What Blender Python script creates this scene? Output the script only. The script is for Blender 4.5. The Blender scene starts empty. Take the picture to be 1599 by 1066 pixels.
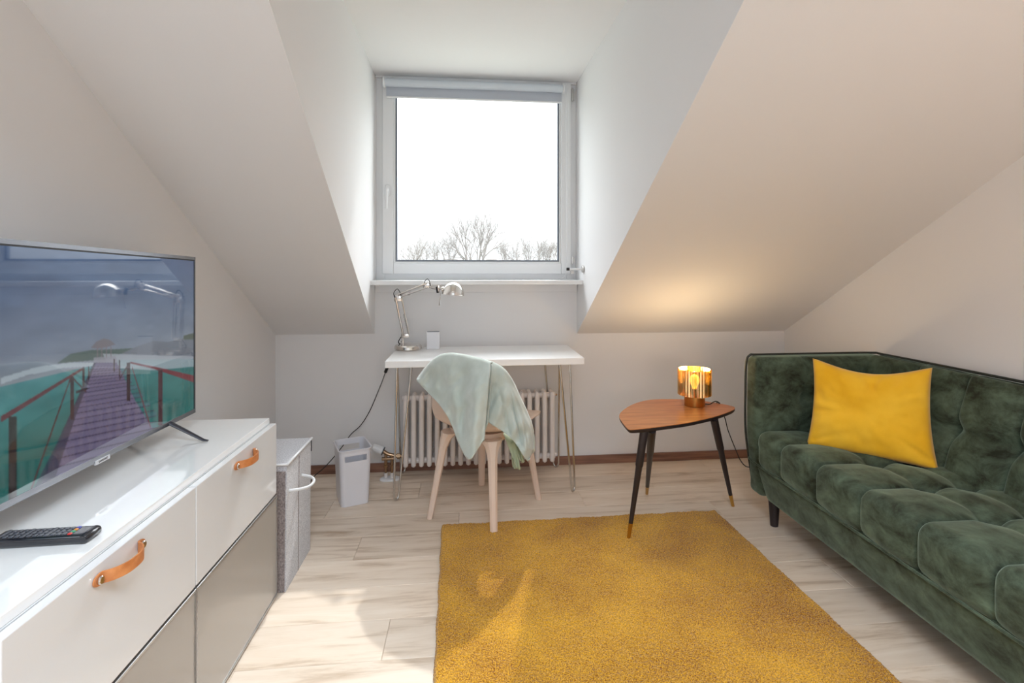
import bpy, bmesh, math, random
import numpy as np
from mathutils import Vector, Matrix, noise

R = random.Random(7)
PI = math.pi
SC = bpy.context.scene
COL = SC.collection

# ------------------------------------------------------------------ camera
F, CX, HY, H = 810.0, 816.0, 422.0, 1.2
TH = math.atan((CX - 733) / F)
cam_d = bpy.data.cameras.new('camera')
cam = bpy.data.objects.new('camera', cam_d)
COL.objects.link(cam)
cam.location = (0, 0, H)
cam.rotation_euler = (PI / 2, 0, -TH)
cam_d.sensor_width = 36
cam_d.lens = F / 1599 * 36
cam_d.shift_x = -(CX - 799.5) / 1599
cam_d.shift_y = -(533 - HY) / 1599
cam_d.clip_start = 0.02
cam_d.clip_end = 500
SC.camera = cam

FW = (math.sin(TH), math.cos(TH))
RT = (math.cos(TH), -math.sin(TH))
def ray(u, v):
    a = (u - CX) / F
    return (FW[0] + a * RT[0], FW[1] + a * RT[1], (HY - v) / F)
def onZ(u, v, z):
    r = ray(u, v); t = (z - H) / r[2]; return Vector((r[0] * t, r[1] * t, z))
def onY(u, v, y):
    r = ray(u, v); t = y / r[1]; return Vector((r[0] * t, y, H + r[2] * t))
def onX(u, v, x):
    r = ray(u, v); t = x / r[0]; return Vector((x, r[1] * t, H + r[2] * t))
def onP(u, v, p, n):
    r = Vector(ray(u, v)); c = Vector((0, 0, H)); t = (p - c).dot(n) / r.dot(n); return c + r * t

# ------------------------------------------------------------------ world, sun, fill lights, exposure
def lin(c):
    return tuple(((x / 255) / 12.92 if x / 255 <= .04045 else ((x / 255 + .055) / 1.055) ** 2.4) for x in c)

SUN_DIR = Vector((-.25, -1, -1.15)).normalized()      # the way the light travels
W = bpy.data.worlds.new('sky'); SC.world = W; W.use_nodes = True
nt = W.node_tree; nt.nodes.clear()
def N(nt, t, **k):
    n = nt.nodes.new(t)
    for a, b in k.items(): setattr(n, a, b)
    return n
def math_(nt, op, a, b=None, c=None):
    n = N(nt, 'ShaderNodeMath', operation=op)
    for i, x in enumerate((a, b, c)):
        if x is None: continue
        if hasattr(x, 'links'): nt.links.new(x, n.inputs[i])
        else: n.inputs[i].default_value = x
    return n.outputs[0]
tc = N(nt, 'ShaderNodeTexCoord')
sep = N(nt, 'ShaderNodeSeparateXYZ'); nt.links.new(tc.outputs['Generated'], sep.inputs[0])
up = math_(nt, 'MAXIMUM', sep.outputs['Z'], 0.0)
lum = math_(nt, 'MULTIPLY_ADD', up, SKY_UP := 9.0, .9)          # overcast: zenith about three times the horizon
dot = N(nt, 'ShaderNodeVectorMath', operation='DOT_PRODUCT')
nt.links.new(tc.outputs['Generated'], dot.inputs[0]); dot.inputs[1].default_value = -SUN_DIR
glow = math_(nt, 'POWER', math_(nt, 'MAXIMUM', dot.outputs['Value'], 0.0), 8.0)
lum = math_(nt, 'MULTIPLY_ADD', glow, 5.0, lum)
mp = N(nt, 'ShaderNodeMapping'); mp.inputs['Scale'].default_value = (1, 1, 2.6)
nt.links.new(tc.outputs['Generated'], mp.inputs[0])
cl = N(nt, 'ShaderNodeTexNoise'); cl.inputs['Scale'].default_value = 3.2; cl.inputs['Detail'].default_value = 5
nt.links.new(mp.outputs[0], cl.inputs['Vector'])
cr = N(nt, 'ShaderNodeMapRange'); cr.inputs['From Min'].default_value = .35; cr.inputs['From Max'].default_value = .65
cr.inputs['To Min'].default_value = .90; cr.inputs['To Max'].default_value = 1.08
nt.links.new(cl.outputs['Fac'], cr.inputs['Value'])
lum = math_(nt, 'MULTIPLY', lum, cr.outputs[0])
bg = N(nt, 'ShaderNodeBackground'); bg.inputs['Color'].default_value = (.94, .97, 1, 1)
nt.links.new(lum, bg.inputs['Strength'])
wo = N(nt, 'ShaderNodeOutputWorld'); nt.links.new(bg.outputs[0], wo.inputs[0])

sd = bpy.data.lights.new('sun', 'SUN'); sd.energy = 1.6; sd.angle = math.radians(1.1); sd.color = (1, .98, .95)
sun = bpy.data.objects.new('sun', sd); COL.objects.link(sun); sun.location = (2, 9, 10)
sun.rotation_euler = SUN_DIR.to_track_quat('-Z', 'Y').to_euler()

def area(name, loc, rot, sx, sy, e, col):
    d = bpy.data.lights.new(name, 'AREA'); d.shape = 'RECTANGLE'; d.size = sx; d.size_y = sy; d.energy = e; d.color = col
    o = bpy.data.objects.new(name, d); COL.objects.link(o); o.location = loc; o.rotation_euler = rot
    return o
# unseen fill lights, added behind the camera to brighten the room
cl_ = area('overhead_fill_light', (.05, -.25, 2.33), (0, 0, 0), .9, .9, 42, (.78, .89, 1)); cl_.data.spread = math.radians(135)  # added overhead fill for floor, desk and cabinet tops
area('rear_fill_light', (.3, -2.0, 1.5), (math.radians(90), 0, 0), 2.0, 1.4, 12, (.70, .85, 1))  # added frontal fill; the rear wall has no opening
fl_ = area('warm_fill_light', (.75, -.7, .95), (math.radians(92), 0, math.radians(-52)), .3, .3, 6.5, (1, .52, .22)); fl_.data.spread = math.radians(130)  # added fill that warms the right wall and slope
pt = area('window_portal', (.05, 3.34, 1.75), (math.radians(-90), 0, 0), 1.2, 1.25, 1, (1, 1, 1))
pt.data.cycles.is_portal = True

SC.view_settings.view_transform = 'Standard'
SC.view_settings.look = 'None'
SC.view_settings.gamma = 1
SC.view_settings.use_curve_mapping = False
SC.view_settings.exposure = 0.24
SC.cycles.use_denoising = True
SC.cycles.max_bounces = 14
SC.cycles.diffuse_bounces = 8
SC.cycles.transparent_max_bounces = 16
SC.cycles.sample_clamp_indirect = 6

# ------------------------------------------------------------------ materials
def mat(name, col, rough=.5, metal=0, coat=0, sheen=0, spec=.5, noise_=None, bump=None, trans=0, emit=None, coat_rough=.05, aniso=None):
    """noise_=(scale, dark, light, stretch) multiplies the base colour; bump=(scale, strength, distance)"""
    m = bpy.data.materials.new(name); m.use_nodes = True
    t = m.node_tree; b = t.nodes['Principled BSDF']
    c = lin(col)
    b.inputs['Base Color'].default_value = (*c, 1)
    b.inputs['Roughness'].default_value = rough
    b.inputs['Metallic'].default_value = metal
    b.inputs['Coat Weight'].default_value = coat
    b.inputs['Coat Roughness'].default_value = coat_rough
    b.inputs['Sheen Weight'].default_value = sheen
    b.inputs['Specular IOR Level'].default_value = spec
    b.inputs['Transmission Weight'].default_value = trans
    if emit:
        b.inputs['Emission Color'].default_value = (*lin(emit[0]), 1); b.inputs['Emission Strength'].default_value = emit[1]
    tcn = N(t, 'ShaderNodeTexCoord')
    if noise_:
        sc, lo, hi, st = noise_
        mpn = N(t, 'ShaderNodeMapping'); mpn.inputs['Scale'].default_value = st
        t.links.new(tcn.outputs['Object'], mpn.inputs[0])
        nn = N(t, 'ShaderNodeTexNoise'); nn.inputs['Scale'].default_value = sc; nn.inputs['Detail'].default_value = 6
        t.links.new(mpn.outputs[0], nn.inputs['Vector'])
        rp = N(t, 'ShaderNodeValToRGB')
        rp.color_ramp.elements[0].position = .34; rp.color_ramp.elements[1].position = .66
        rp.color_ramp.elements[0].color = (*lin(lo), 1); rp.color_ramp.elements[1].color = (*lin(hi), 1)
        t.links.new(nn.outputs['Fac'], rp.inputs[0]); t.links.new(rp.outputs[0], b.inputs['Base Color'])
    if bump:
        n2 = N(t, 'ShaderNodeTexNoise'); n2.inputs['Scale'].default_value = bump[0]; n2.inputs['Detail'].default_value = 3
        t.links.new(tcn.outputs['Object'], n2.inputs['Vector'])
        bp = N(t, 'ShaderNodeBump'); bp.inputs['Strength'].default_value = bump[1]; bp.inputs['Distance'].default_value = bump[2]
        t.links.new(n2.outputs['Fac'], bp.inputs['Height']); t.links.new(bp.outputs[0], b.inputs['Normal'])
    return m

ONE = (1, 1, 1)
M = {}
M['paint'] = mat('white_wall_paint', (227, 227, 228), .85, spec=.2, bump=(160, .06, .002))
M['white_gloss'] = mat('white_gloss', (220, 221, 222), .12, coat=.4)
M['glass_top'] = mat('white_glass_top', (240, 240, 239), .06, coat=.3, coat_rough=.02)
M['taupe'] = mat('taupe_gloss', (158, 152, 145), .18, coat=.3)
M['alu'] = mat('aluminium', (190, 190, 190), .3, metal=1)
M['pvc'] = mat('window_pvc', (222, 224, 226), .3)
M['sill'] = mat('sill_white', (228, 229, 230), .25)
M['gasket'] = mat('gasket', (112, 118, 128), .6)
M['chrome'] = mat('nickel', (214, 208, 202), .12, metal=1)
M['steel'] = mat('steel_rod', (205, 203, 200), .18, metal=1)
M['black'] = mat('black_plastic', (24, 24, 28), .35)
M['black_cord'] = mat('black_cord', (22, 21, 22), .6)
M['rad'] = mat('radiator_enamel', (228, 221, 217), .35)
M['brass_pipe'] = mat('brass_fitting', (168, 140, 112), .25, metal=1)
M['binw'] = mat('bin_plastic', (222, 222, 228), .35)
M['deskw'] = mat('desk_white', (244, 244, 244), .3)
M['lampb'] = mat('gold_metal', (196, 152, 84), .28, metal=1)
M['brass'] = mat('brass_tip', (196, 156, 84), .25, metal=1)
M['legblack'] = mat('dark_leg', (38, 30, 32), .45)
M['leather'] = mat('tan_leather', (201, 128, 72), .5, noise_=(40, (186, 112, 60), (212, 140, 84), ONE))
M['chair'] = mat('chair_plastic', (226, 203, 186), .5)
M['blanket'] = mat('sage_fleece', (186, 196, 190), .95, sheen=.5, spec=.1, noise_=(14, (182, 192, 184), (196, 205, 199), ONE), bump=(420, .25, .002))
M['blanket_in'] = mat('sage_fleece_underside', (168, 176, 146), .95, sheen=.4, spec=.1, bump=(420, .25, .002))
M['felt'] = mat('grey_felt', (176, 175, 179), .95, sheen=.3, spec=.1, noise_=(230, (156, 155, 160), (206, 205, 208), (1, 1, 1)), bump=(200, .4, .002))
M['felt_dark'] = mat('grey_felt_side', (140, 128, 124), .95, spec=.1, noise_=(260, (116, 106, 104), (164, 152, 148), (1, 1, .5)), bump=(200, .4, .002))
M['whitepl'] = mat('white_piping', (226, 228, 230), .4)
M['base_wood'] = mat('baseboard_wood', (134, 96, 78), .5, noise_=(9, (112, 78, 64), (154, 112, 92), (.35, 1, 6)))
M['cushion'] = mat('mustard_linen', (226, 170, 34), .9, sheen=.25, spec=.15, noise_=(7, (232, 176, 34), (244, 194, 56), (1, 1, 1)), bump=(300, .25, .002))
M['bark'] = mat('bare_bark', (124, 118, 114), .9, spec=.1)
M['blind'] = mat('blind_fabric', (176, 182, 192), .7)
M['blind_roll'] = mat('blind_roll', (196, 204, 212), .6)
M['tvframe'] = mat('tv_silver', (150, 152, 158), .25, metal=.9)
M['tvback'] = mat('tv_dark', (50, 50, 56), .4)
M['tvfoot'] = mat('tv_foot', (58, 58, 66), .35, metal=.3)
M['badge'] = mat('tv_badge', (215, 215, 218), .3, metal=.5)
M['remote'] = mat('remote_body', (30, 31, 38), .22, coat=.5)
M['key'] = mat('remote_key', (84, 86, 94), .35)
for k, c in dict(red=(214, 52, 48), green=(40, 150, 112), yellow=(226, 140, 40), blue=(60, 70, 170)).items():
    M['key_' + k] = mat('key_' + k, c, .35)
M['card'] = mat('white_card', (230, 231, 236), .35)
M['house'] = mat('house_wall', (190, 186, 182), .9)
M['roof'] = mat('house_roof', (140, 134, 132), .9)
M['ground'] = mat('outside_ground', (130, 132, 122), .95)
M['sub'] = mat('subfloor', (110, 92, 78), .9)

# velvet: brushed patches, lighter where the pile catches the light
def velvet():
    m = bpy.data.materials.new('green_velvet'); m.use_nodes = True
    t = m.node_tree; b = t.nodes['Principled BSDF']
    tcn = N(t, 'ShaderNodeTexCoord')
    n1 = N(t, 'ShaderNodeTexNoise'); n1.inputs['Scale'].default_value = 10; n1.inputs['Detail'].default_value = 10
    n1.inputs['Roughness'].default_value = .7; n1.inputs['Distortion'].default_value = .35
    mpn = N(t, 'ShaderNodeMapping'); mpn.inputs['Scale'].default_value = (1, 1, 1.3); mpn.inputs['Rotation'].default_value = (.5, .3, .4)
    t.links.new(tcn.outputs['Object'], mpn.inputs[0]); t.links.new(mpn.outputs[0], n1.inputs['Vector'])
    rp = N(t, 'ShaderNodeValToRGB'); e = rp.color_ramp.elements
    e[0].position = .36; e[0].color = (*lin((38, 42, 31)), 1); e[1].position = .74; e[1].color = (*lin((98, 116, 98)), 1)
    t.links.new(n1.outputs['Fac'], rp.inputs[0]); t.links.new(rp.outputs[0], b.inputs['Base Color'])
    b.inputs['Roughness'].default_value = .75
    b.inputs['Specular IOR Level'].default_value = .15
    b.inputs['Sheen Weight'].default_value = .7; b.inputs['Sheen Roughness'].default_value = .35
    b.inputs['Sheen Tint'].default_value = (*lin((190, 214, 196)), 1)
    return m
M['velvet'] = velvet()
M['piping'] = mat('dark_piping', (40, 44, 38), .6)

def wood(name, dark, mid, light, sc=(1, 7, 7), rough=.45, rand=True, wav=2.2, coat=0):
    """planks run along their own X; each object gets its own piece of grain"""
    m = bpy.data.materials.new(name); m.use_nodes = True
    t = m.node_tree; b = t.nodes['Principled BSDF']
    tcn = N(t, 'ShaderNodeTexCoord'); oi = N(t, 'ShaderNodeObjectInfo')
    off = N(t, 'ShaderNodeVectorMath', operation='SCALE'); off.inputs[0].default_value = (31, 17, 5)
    t.links.new(oi.outputs['Random'], off.inputs['Scale'])
    ad = N(t, 'ShaderNodeVectorMath', operation='ADD')
    t.links.new(tcn.outputs['Object'], ad.inputs[0])
    if rand: t.links.new(off.outputs[0], ad.inputs[1])
    mpn = N(t, 'ShaderNodeMapping'); mpn.inputs['Scale'].default_value = sc
    t.links.new(ad.outputs[0], mpn.inputs[0])
    n1 = N(t, 'ShaderNodeTexNoise'); n1.inputs['Scale'].default_value = wav; n1.inputs['Detail'].default_value = 8
    n1.inputs['Roughness'].default_value = .62; n1.inputs['Distortion'].default_value = .5
    t.links.new(mpn.outputs[0], n1.inputs['Vector'])
    rp = N(t, 'ShaderNodeValToRGB'); e = rp.color_ramp.elements
    e[0].position = .28; e[0].color = (*lin(dark), 1); e[1].position = .72; e[1].color = (*lin(light), 1)
    x = e.new(.48); x.color = (*lin(mid), 1)
    t.links.new(n1.outputs['Fac'], rp.inputs[0])
    hs = N(t, 'ShaderNodeHueSaturation')
    mr = N(t, 'ShaderNodeMapRange'); mr.inputs['To Min'].default_value = .9; mr.inputs['To Max'].default_value = 1.07
    t.links.new(oi.outputs['Random'], mr.inputs['Value'])
    if rand: t.links.new(mr.outputs[0], hs.inputs['Value'])
    t.links.new(rp.outputs[0], hs.inputs['Color']); t.links.new(hs.outputs[0], b.inputs['Base Color'])
    b.inputs['Roughness'].default_value = rough; b.inputs['Coat Weight'].default_value = coat
    return m
M['oak'] = wood('pale_oak', (182, 157, 131), (226, 209, 190), (237, 223, 207), sc=(1.1, 9, 9), rough=.42)
M['walnut'] = wood('walnut_veneer', (146, 84, 44), (184, 116, 66), (206, 140, 86), sc=(2.5, 26, 10), rough=.3, rand=False, wav=1.6, coat=.2)

def rug_mat():
    m = bpy.data.materials.new('mustard_pile'); m.use_nodes = True
    t = m.node_tree; b = t.nodes['Principled BSDF']
    tcn = N(t, 'ShaderNodeTexCoord')
    n1 = N(t, 'ShaderNodeTexNoise'); n1.inputs['Scale'].default_value = 250; n1.inputs['Detail'].default_value = 3
    n2 = N(t, 'ShaderNodeTexNoise'); n2.inputs['Scale'].default_value = 3.5; n2.inputs['Detail'].default_value = 4
    for n in (n1, n2): t.links.new(tcn.outputs['Object'], n.inputs['Vector'])
    a = math_(t, 'MULTIPLY_ADD', n2.outputs['Fac'], .35, n1.outputs['Fac'])
    rp = N(t, 'ShaderNodeValToRGB'); e = rp.color_ramp.elements
    e[0].position = .50; e[0].color = (*lin((122, 66, 0)), 1); e[1].position = .84; e[1].color = (*lin((236, 178, 40)), 1)
    t.links.new(a, rp.inputs[0]); t.links.new(rp.outputs[0], b.inputs['Base Color'])
    bp = N(t, 'ShaderNodeBump'); bp.inputs['Strength'].default_value = .7; bp.inputs['Distance'].default_value = .006
    t.links.new(n1.outputs['Fac'], bp.inputs['Height']); t.links.new(bp.outputs[0], b.inputs['Normal'])
    b.inputs['Roughness'].default_value = .95; b.inputs['Specular IOR Level'].default_value = .1
    b.inputs['Sheen Weight'].default_value = .25
    return m
M['rug'] = rug_mat()

def pane_mat(name, tint, gl=.08):
    m = bpy.data.materials.new(name); m.use_nodes = True
    t = m.node_tree; t.nodes.clear()
    tr = N(t, 'ShaderNodeBsdfTransparent'); tr.inputs[0].default_value = (*tint, 1)
    gs = N(t, 'ShaderNodeBsdfGlossy'); gs.inputs['Roughness'].default_value = .02
    mx = N(t, 'ShaderNodeMixShader'); fr = N(t, 'ShaderNodeLayerWeight'); fr.inputs[0].default_value = .5
    f5 = math_(t, 'MULTIPLY_ADD', math_(t, 'POWER', fr.outputs['Facing'], 5.0), .9, .03)
    t.links.new(f5, mx.inputs[0]); t.links.new(tr.outputs[0], mx.inputs[1]); t.links.new(gs.outputs[0], mx.inputs[2])
    o = N(t, 'ShaderNodeOutputMaterial'); t.links.new(mx.outputs[0], o.inputs[0])
    return m
M['pane'] = pane_mat('window_glass', (.97, .98, .98))

def gold_glass():
    m = bpy.data.materials.new('gold_glass'); m.use_nodes = True
    t = m.node_tree; t.nodes.clear()
    tr = N(t, 'ShaderNodeBsdfTransparent'); tr.inputs[0].default_value = (.78, .64, .30, 1)
    gs = N(t, 'ShaderNodeBsdfGlossy'); gs.inputs['Roughness'].default_value = .06; gs.inputs['Color'].default_value = (.92, .72, .40, 1)
    mx = N(t, 'ShaderNodeMixShader'); mx.inputs[0].default_value = .62
    t.links.new(tr.outputs[0], mx.inputs[1]); t.links.new(gs.outputs[0], mx.inputs[2])
    o = N(t, 'ShaderNodeOutputMaterial'); t.links.new(mx.outputs[0], o.inputs[0])
    return m
M['gold_glass'] = gold_glass()
M['bulb'] = mat('lit_bulb', (255, 214, 140), .4, emit=((255, 220, 160), 9))

# ------------------------------------------------------------------ builders
def tag(o, label=None, cat=None, group=None, kind=None):
    if label: o['label'] = label
    if cat: o['category'] = cat
    if group: o['group'] = group
    if kind: o['kind'] = kind
    return o
def empty(name, loc, label, cat, group=None):
    o = bpy.data.objects.new(name, None); COL.objects.link(o); o.location = loc; o.empty_display_size = .05
    return tag(o, label, cat, group)
def root_loc(p):
    v = Vector((0, 0, 0))
    while p is not None:
        v += p.location; p = p.parent
    return v
def mk(name, verts, faces, m, parent=None, smooth=False, org=None, angle=None):
    """verts in world coordinates; the object's origin is its parent's, or org"""
    off = root_loc(parent) if parent else Vector(org or (0, 0, 0))
    me = bpy.data.meshes.new(name)
    me.from_pydata([tuple(Vector(v) - off) for v in verts], [], faces)
    me.materials.append(m)
    if smooth: me.polygons.foreach_set('use_smooth', [True] * len(me.polygons))
    if angle: me.set_sharp_from_angle(angle=math.radians(angle))
    me.validate(); me.update()
    o = bpy.data.objects.new(name, me); COL.objects.link(o)
    if parent: o.parent = parent
    else: o.location = off
    return o
class MB:
    def __init__(s): s.v = []; s.f = []
    def add(s, v, f):
        n = len(s.v); s.v += [Vector(p) for p in v]; s.f += [tuple(i + n for i in q) for q in f]; return s
    def box(s, lo, hi, bev=0, seg=2, rot=None, piv=None):
        bm = bmesh.new(); bmesh.ops.create_cube(bm, size=1)
        lo = Vector(lo); hi = Vector(hi); c = (lo + hi) / 2; d = hi - lo
        for v in bm.verts: v.co = Vector((v.co.x * d.x, v.co.y * d.y, v.co.z * d.z)) + c
        if bev: bmesh.ops.bevel(bm, geom=list(bm.edges), offset=bev, segments=seg, profile=.5, affect='EDGES')
        if rot is not None:
            pv = Vector(piv) if piv is not None else c
            for v in bm.verts: v.co = rot @ (v.co - pv) + pv
        bm.verts.index_update()
        s.add([v.co.copy() for v in bm.verts], [[v.index for v in f.verts] for f in bm.faces]); bm.free(); return s
    def tube(s, pts, r, n=10, caps=True, r2=None, flat=None):
        pts = [Vector(p) for p in pts]; m = len(pts); vs = []; fs = []
        tprev = None; nx = None
        for i, p in enumerate(pts):
            t = (pts[min(i + 1, m - 1)] - pts[max(i - 1, 0)]).normalized()
            if nx is None:
                a = Vector((0, 0, 1)) if abs(t.z) < .9 else Vector((1, 0, 0))
                nx = t.cross(a).normalized()
            else:
                nx = (nx - t * nx.dot(t)).normalized()
            ny = t.cross(nx)
            rr = r[i] if isinstance(r, (list, tuple)) else r
            for k in range(n):
                a = 2 * PI * k / n
                vs.append(p + nx * math.cos(a) * rr + ny * math.sin(a) * rr * (flat or 1))
        for i in range(m - 1):
            for k in range(n):
                a = i * n + k; b = i * n + (k + 1) % n
                fs.append((a, b, b + n, a + n))
        if caps:
            fs.append(tuple(range(n))[::-1]); fs.append(tuple((m - 1) * n + k for k in range(n)))
        return s.add(vs, fs)
    def lathe(s, c, prof, n=32, axis=None):
        c = Vector(c); vs = []; fs = []
        q = Vector(axis).to_track_quat('Z', 'Y') if axis is not None else None
        for (r, z) in prof:
            for k in range(n):
                a = 2 * PI * k / n; p = Vector((r * math.cos(a), r * math.sin(a), z))
                vs.append(c + (q @ p if q else p))
        for i in range(len(prof) - 1):
            for k in range(n):
                a = i * n + k; b = i * n + (k + 1) % n
                fs.append((a, b, b + n, a + n))
        if prof[0][0] > 1e-6: fs.append(tuple(range(n))[::-1])
        if prof[-1][0] > 1e-6: fs.append(tuple((len(prof) - 1) * n + k for k in range(n)))
        return s.add(vs, fs)
    def prism(s, poly, axis, a, b):
        """poly: 2D points in the two other axes (in order x,y,z), extruded along axis from a to b"""
        def P(p, h):
            q = list(p); q.insert(axis, h); return q
        n = len(poly)
        return s.add([P(p, a) for p in poly] + [P(p, b) for p in poly],
                     [tuple(range(n))[::-1], tuple(range(n, 2 * n))] + [(i, (i + 1) % n, (i + 1) % n + n, i + n) for i in range(n)])
    def build(s, name, m, parent=None, smooth=False, org=None, angle=None):
        o = mk(name, s.v, s.f, m, parent, smooth, org)
        bm = bmesh.new(); bm.from_mesh(o.data); bmesh.ops.recalc_face_normals(bm, faces=bm.faces); bm.to_mesh(o.data); bm.free()
        if angle: o.data.set_sharp_from_angle(angle=math.radians(angle))
        return o
def smoothpath(pts, n=8):
    pts = [Vector(p) for p in pts]; out = []
    for i in range(len(pts) - 1):
        p0 = pts[max(i - 1, 0)]; p1 = pts[i]; p2 = pts[i + 1]; p3 = pts[min(i + 2, len(pts) - 1)]
        for k in range(n):
            t = k / n
            out.append(.5 * ((2 * p1) + (p2 - p0) * t + (2 * p0 - 5 * p1 + 4 * p2 - p3) * t * t + (3 * p1 - p0 - 3 * p2 + p3) * t ** 3))
    out.append(pts[-1]); return out
def roundbox(lo, hi, r, step, disp=None):
    """closed rounded box made of a fine grid; disp(p, n) -> moved point"""
    lo = Vector(lo); hi = Vector(hi); vs = []; fs = []; idx = {}
    def lines(a, b):
        n = max(2, round((b - a - 2 * r) / step)); inner = [a + r + (b - a - 2 * r) * i / n for i in range(n + 1)]
        k = 4
        ed = [a + r * (1 - math.tan((1 - i / k) * PI / 4)) for i in range(k)]
        return ed + inner + [b - (q - a) for q in ed[::-1]]
    L = [lines(lo[i], hi[i]) for i in range(3)]
    def vert(key):
        if key in idx: return idx[key]
        p = Vector((L[0][key[0]], L[1][key[1]], L[2][key[2]]))
        q = Vector([min(max(p[i], lo[i] + r), hi[i] - r) for i in range(3)])
        d = p - q; n = d.normalized(); p = q + n * r
        if disp: p = disp(p, n)
        idx[key] = len(vs); vs.append(p); return idx[key]
    S = [len(x) for x in L]
    for ax in range(3):
        u, v = [i for i in range(3) if i != ax]
        for side in (0, S[ax] - 1):
            for i in range(S[u] - 1):
                for j in range(S[v] - 1):
                    q = []
                    for (a, b) in ((0, 0), (1, 0), (1, 1), (0, 1)):
                        k = [0, 0, 0]; k[ax] = side; k[u] = i + a; k[v] = j + b; q.append(vert(tuple(k)))
                    if (side == 0) != (ax == 1): q = q[::-1]
                    fs.append(tuple(q))
    return vs, fs
def st(o): o['kind'] = 'structure'; return o

# ------------------------------------------------------------------ room shell
WY = 3.169
XL, XR = -1.13, 2.03
CLX, CRX = -.561, .664
KL, KR = .822, .808
SL, SR = .616, .559
CEIL = 2.365
REAR = -2.2
yl = WY - (CEIL - KL) / SL; yr = WY - (CEIL - KR) / SR
def extend(p, q, z):
    p = Vector(p); q = Vector(q); t = (z - p.z) / (q.z - p.z); return p + (q - p) * t
pl = onP(420, 0, Vector((0, WY, KL)), Vector((0, SL, 1)))
pr = onP(1162, 0, Vector((0, WY, KR)), Vector((0, SR, 1)))
eL = extend((CLX, WY, KL), pl, CEIL); eR = extend((CRX, WY, KR), pr, CEIL)
T = .12
def slab(name, pts, off, m=None, parent=None):
    """a flat wall or ceiling piece: pts seen from inside, thickened outward by off"""
    off = Vector(off); n = len(pts); a = [Vector(p) for p in pts]; b = [p + off for p in a]
    mb = MB().add(a + b, [tuple(range(n)), tuple(range(n, 2 * n))[::-1]] + [(i, (i + 1) % n, (i + 1) % n + n, i + n) for i in range(n)])
    return mb.build(name, m or M['paint'], parent)
# floor: sub-floor and separate planks
fl = st(MB().box((XL - T, REAR - T, -.06), (XR + T, WY + T, -.012)).build('floor', M['sub']))
PWID, PLEN = .192, 1.29
pm_cache = {}
def plank_mesh(L, Wd):
    key = (round(L, 3), round(Wd, 3))
    if key in pm_cache: return pm_cache[key]
    bm = bmesh.new(); bmesh.ops.create_cube(bm, size=1)
    for v in bm.verts: v.co = Vector((v.co.x * (L - .0008), v.co.y * (Wd - .0008), v.co.z * .012))
    tope = [e for e in bm.edges if all(v.co.z > 0 for v in e.verts)]
    bmesh.ops.bevel(bm, geom=tope, offset=.0011, segments=1, affect='EDGES')
    me = bpy.data.meshes.new('plank'); bm.to_mesh(me); bm.free(); me.materials.append(M['oak']); pm_cache[key] = me
    return me
rows = math.ceil((WY - REAR) / PWID)
for r_ in range(rows):
    y1 = WY - r_ * PWID; y0 = max(y1 - PWID, REAR)
    x = XL - [.0, .43, .86, .21, .64, 1.07][r_ % 6] * 1.0
    while x < XR - .001:
        a = max(x, XL); b = min(x + PLEN, XR)
        if b - a > .02:
            o = bpy.data.objects.new('plank', plank_mesh(b - a, y1 - y0)); COL.objects.link(o); o.parent = fl
            o.location = ((a + b) / 2, (y0 + y1) / 2, -.006)
        x += PLEN
# walls
Z0 = -.012
wb = MB()
wb.box((XL - T, WY, Z0), (XR + T, WY + T, KR + .03))
wb.box((CLX - .1, WY, KR + .03), (CRX + .1, WY + T, 1.135))
wb.box((CLX - .1, WY, 2.352), (CRX + .1, WY + T, CEIL + .05))
wb.box((CLX - .2, WY, 1.1), (CLX + .004, WY + T, CEIL)); wb.box((CRX - .003, WY, 1.1), (CRX + .2, WY + T, CEIL))
st(wb.build('wall_back', M['paint']))
st(slab('wall_left', [(XL, REAR, Z0), (XL, WY, Z0), (XL, WY, KL), (XL, yl, CEIL), (XL, REAR, CEIL)], (-T, 0, 0)))
st(slab('wall_right', [(XR, WY, Z0), (XR, REAR, Z0), (XR, REAR, CEIL), (XR, yr, CEIL), (XR, WY, KR)], (T, 0, 0)))
st(slab('wall_rear', [(XR, REAR, Z0), (XL, REAR, Z0), (XL, REAR, CEIL), (XR, REAR, CEIL)], (0, -T, 0)))
st(slab('ceiling_left', [(XL, WY, KL), (CLX, WY, KL), tuple(eL), (XL, yl, CEIL)], (-.16, 0, T)))
st(slab('ceiling_right', [(CRX, WY, KR), (XR, WY, KR), (XR, yr, CEIL), tuple(eR)], (.16, 0, T)))
st(slab('wall_dormer_left', [(CLX, WY, KL), (CLX, WY, CEIL), tuple(eL)], (-.05, 0, .05)))
st(slab('wall_dormer_right', [(CRX, WY, KR), tuple(eR), (CRX, WY, CEIL)], (.05, 0, .05)))
st(MB().box((XL - T, REAR - T, CEIL), (XR + T, WY + T, CEIL + .1)).build('ceiling', M['paint']))
# baseboards
st(MB().box((XL, WY - .014, 0), (XR, WY, .052), .002, 1).build('baseboard_back', M['base_wood']))
st(MB().box((XL, REAR, 0), (XL + .014, WY - .015, .052), .002, 1).build('baseboard_left', M['base_wood']))
st(MB().box((XR - .014, REAR, 0), (XR, WY - .015, .052), .002, 1).build('baseboard_right', M['base_wood']))

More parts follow.
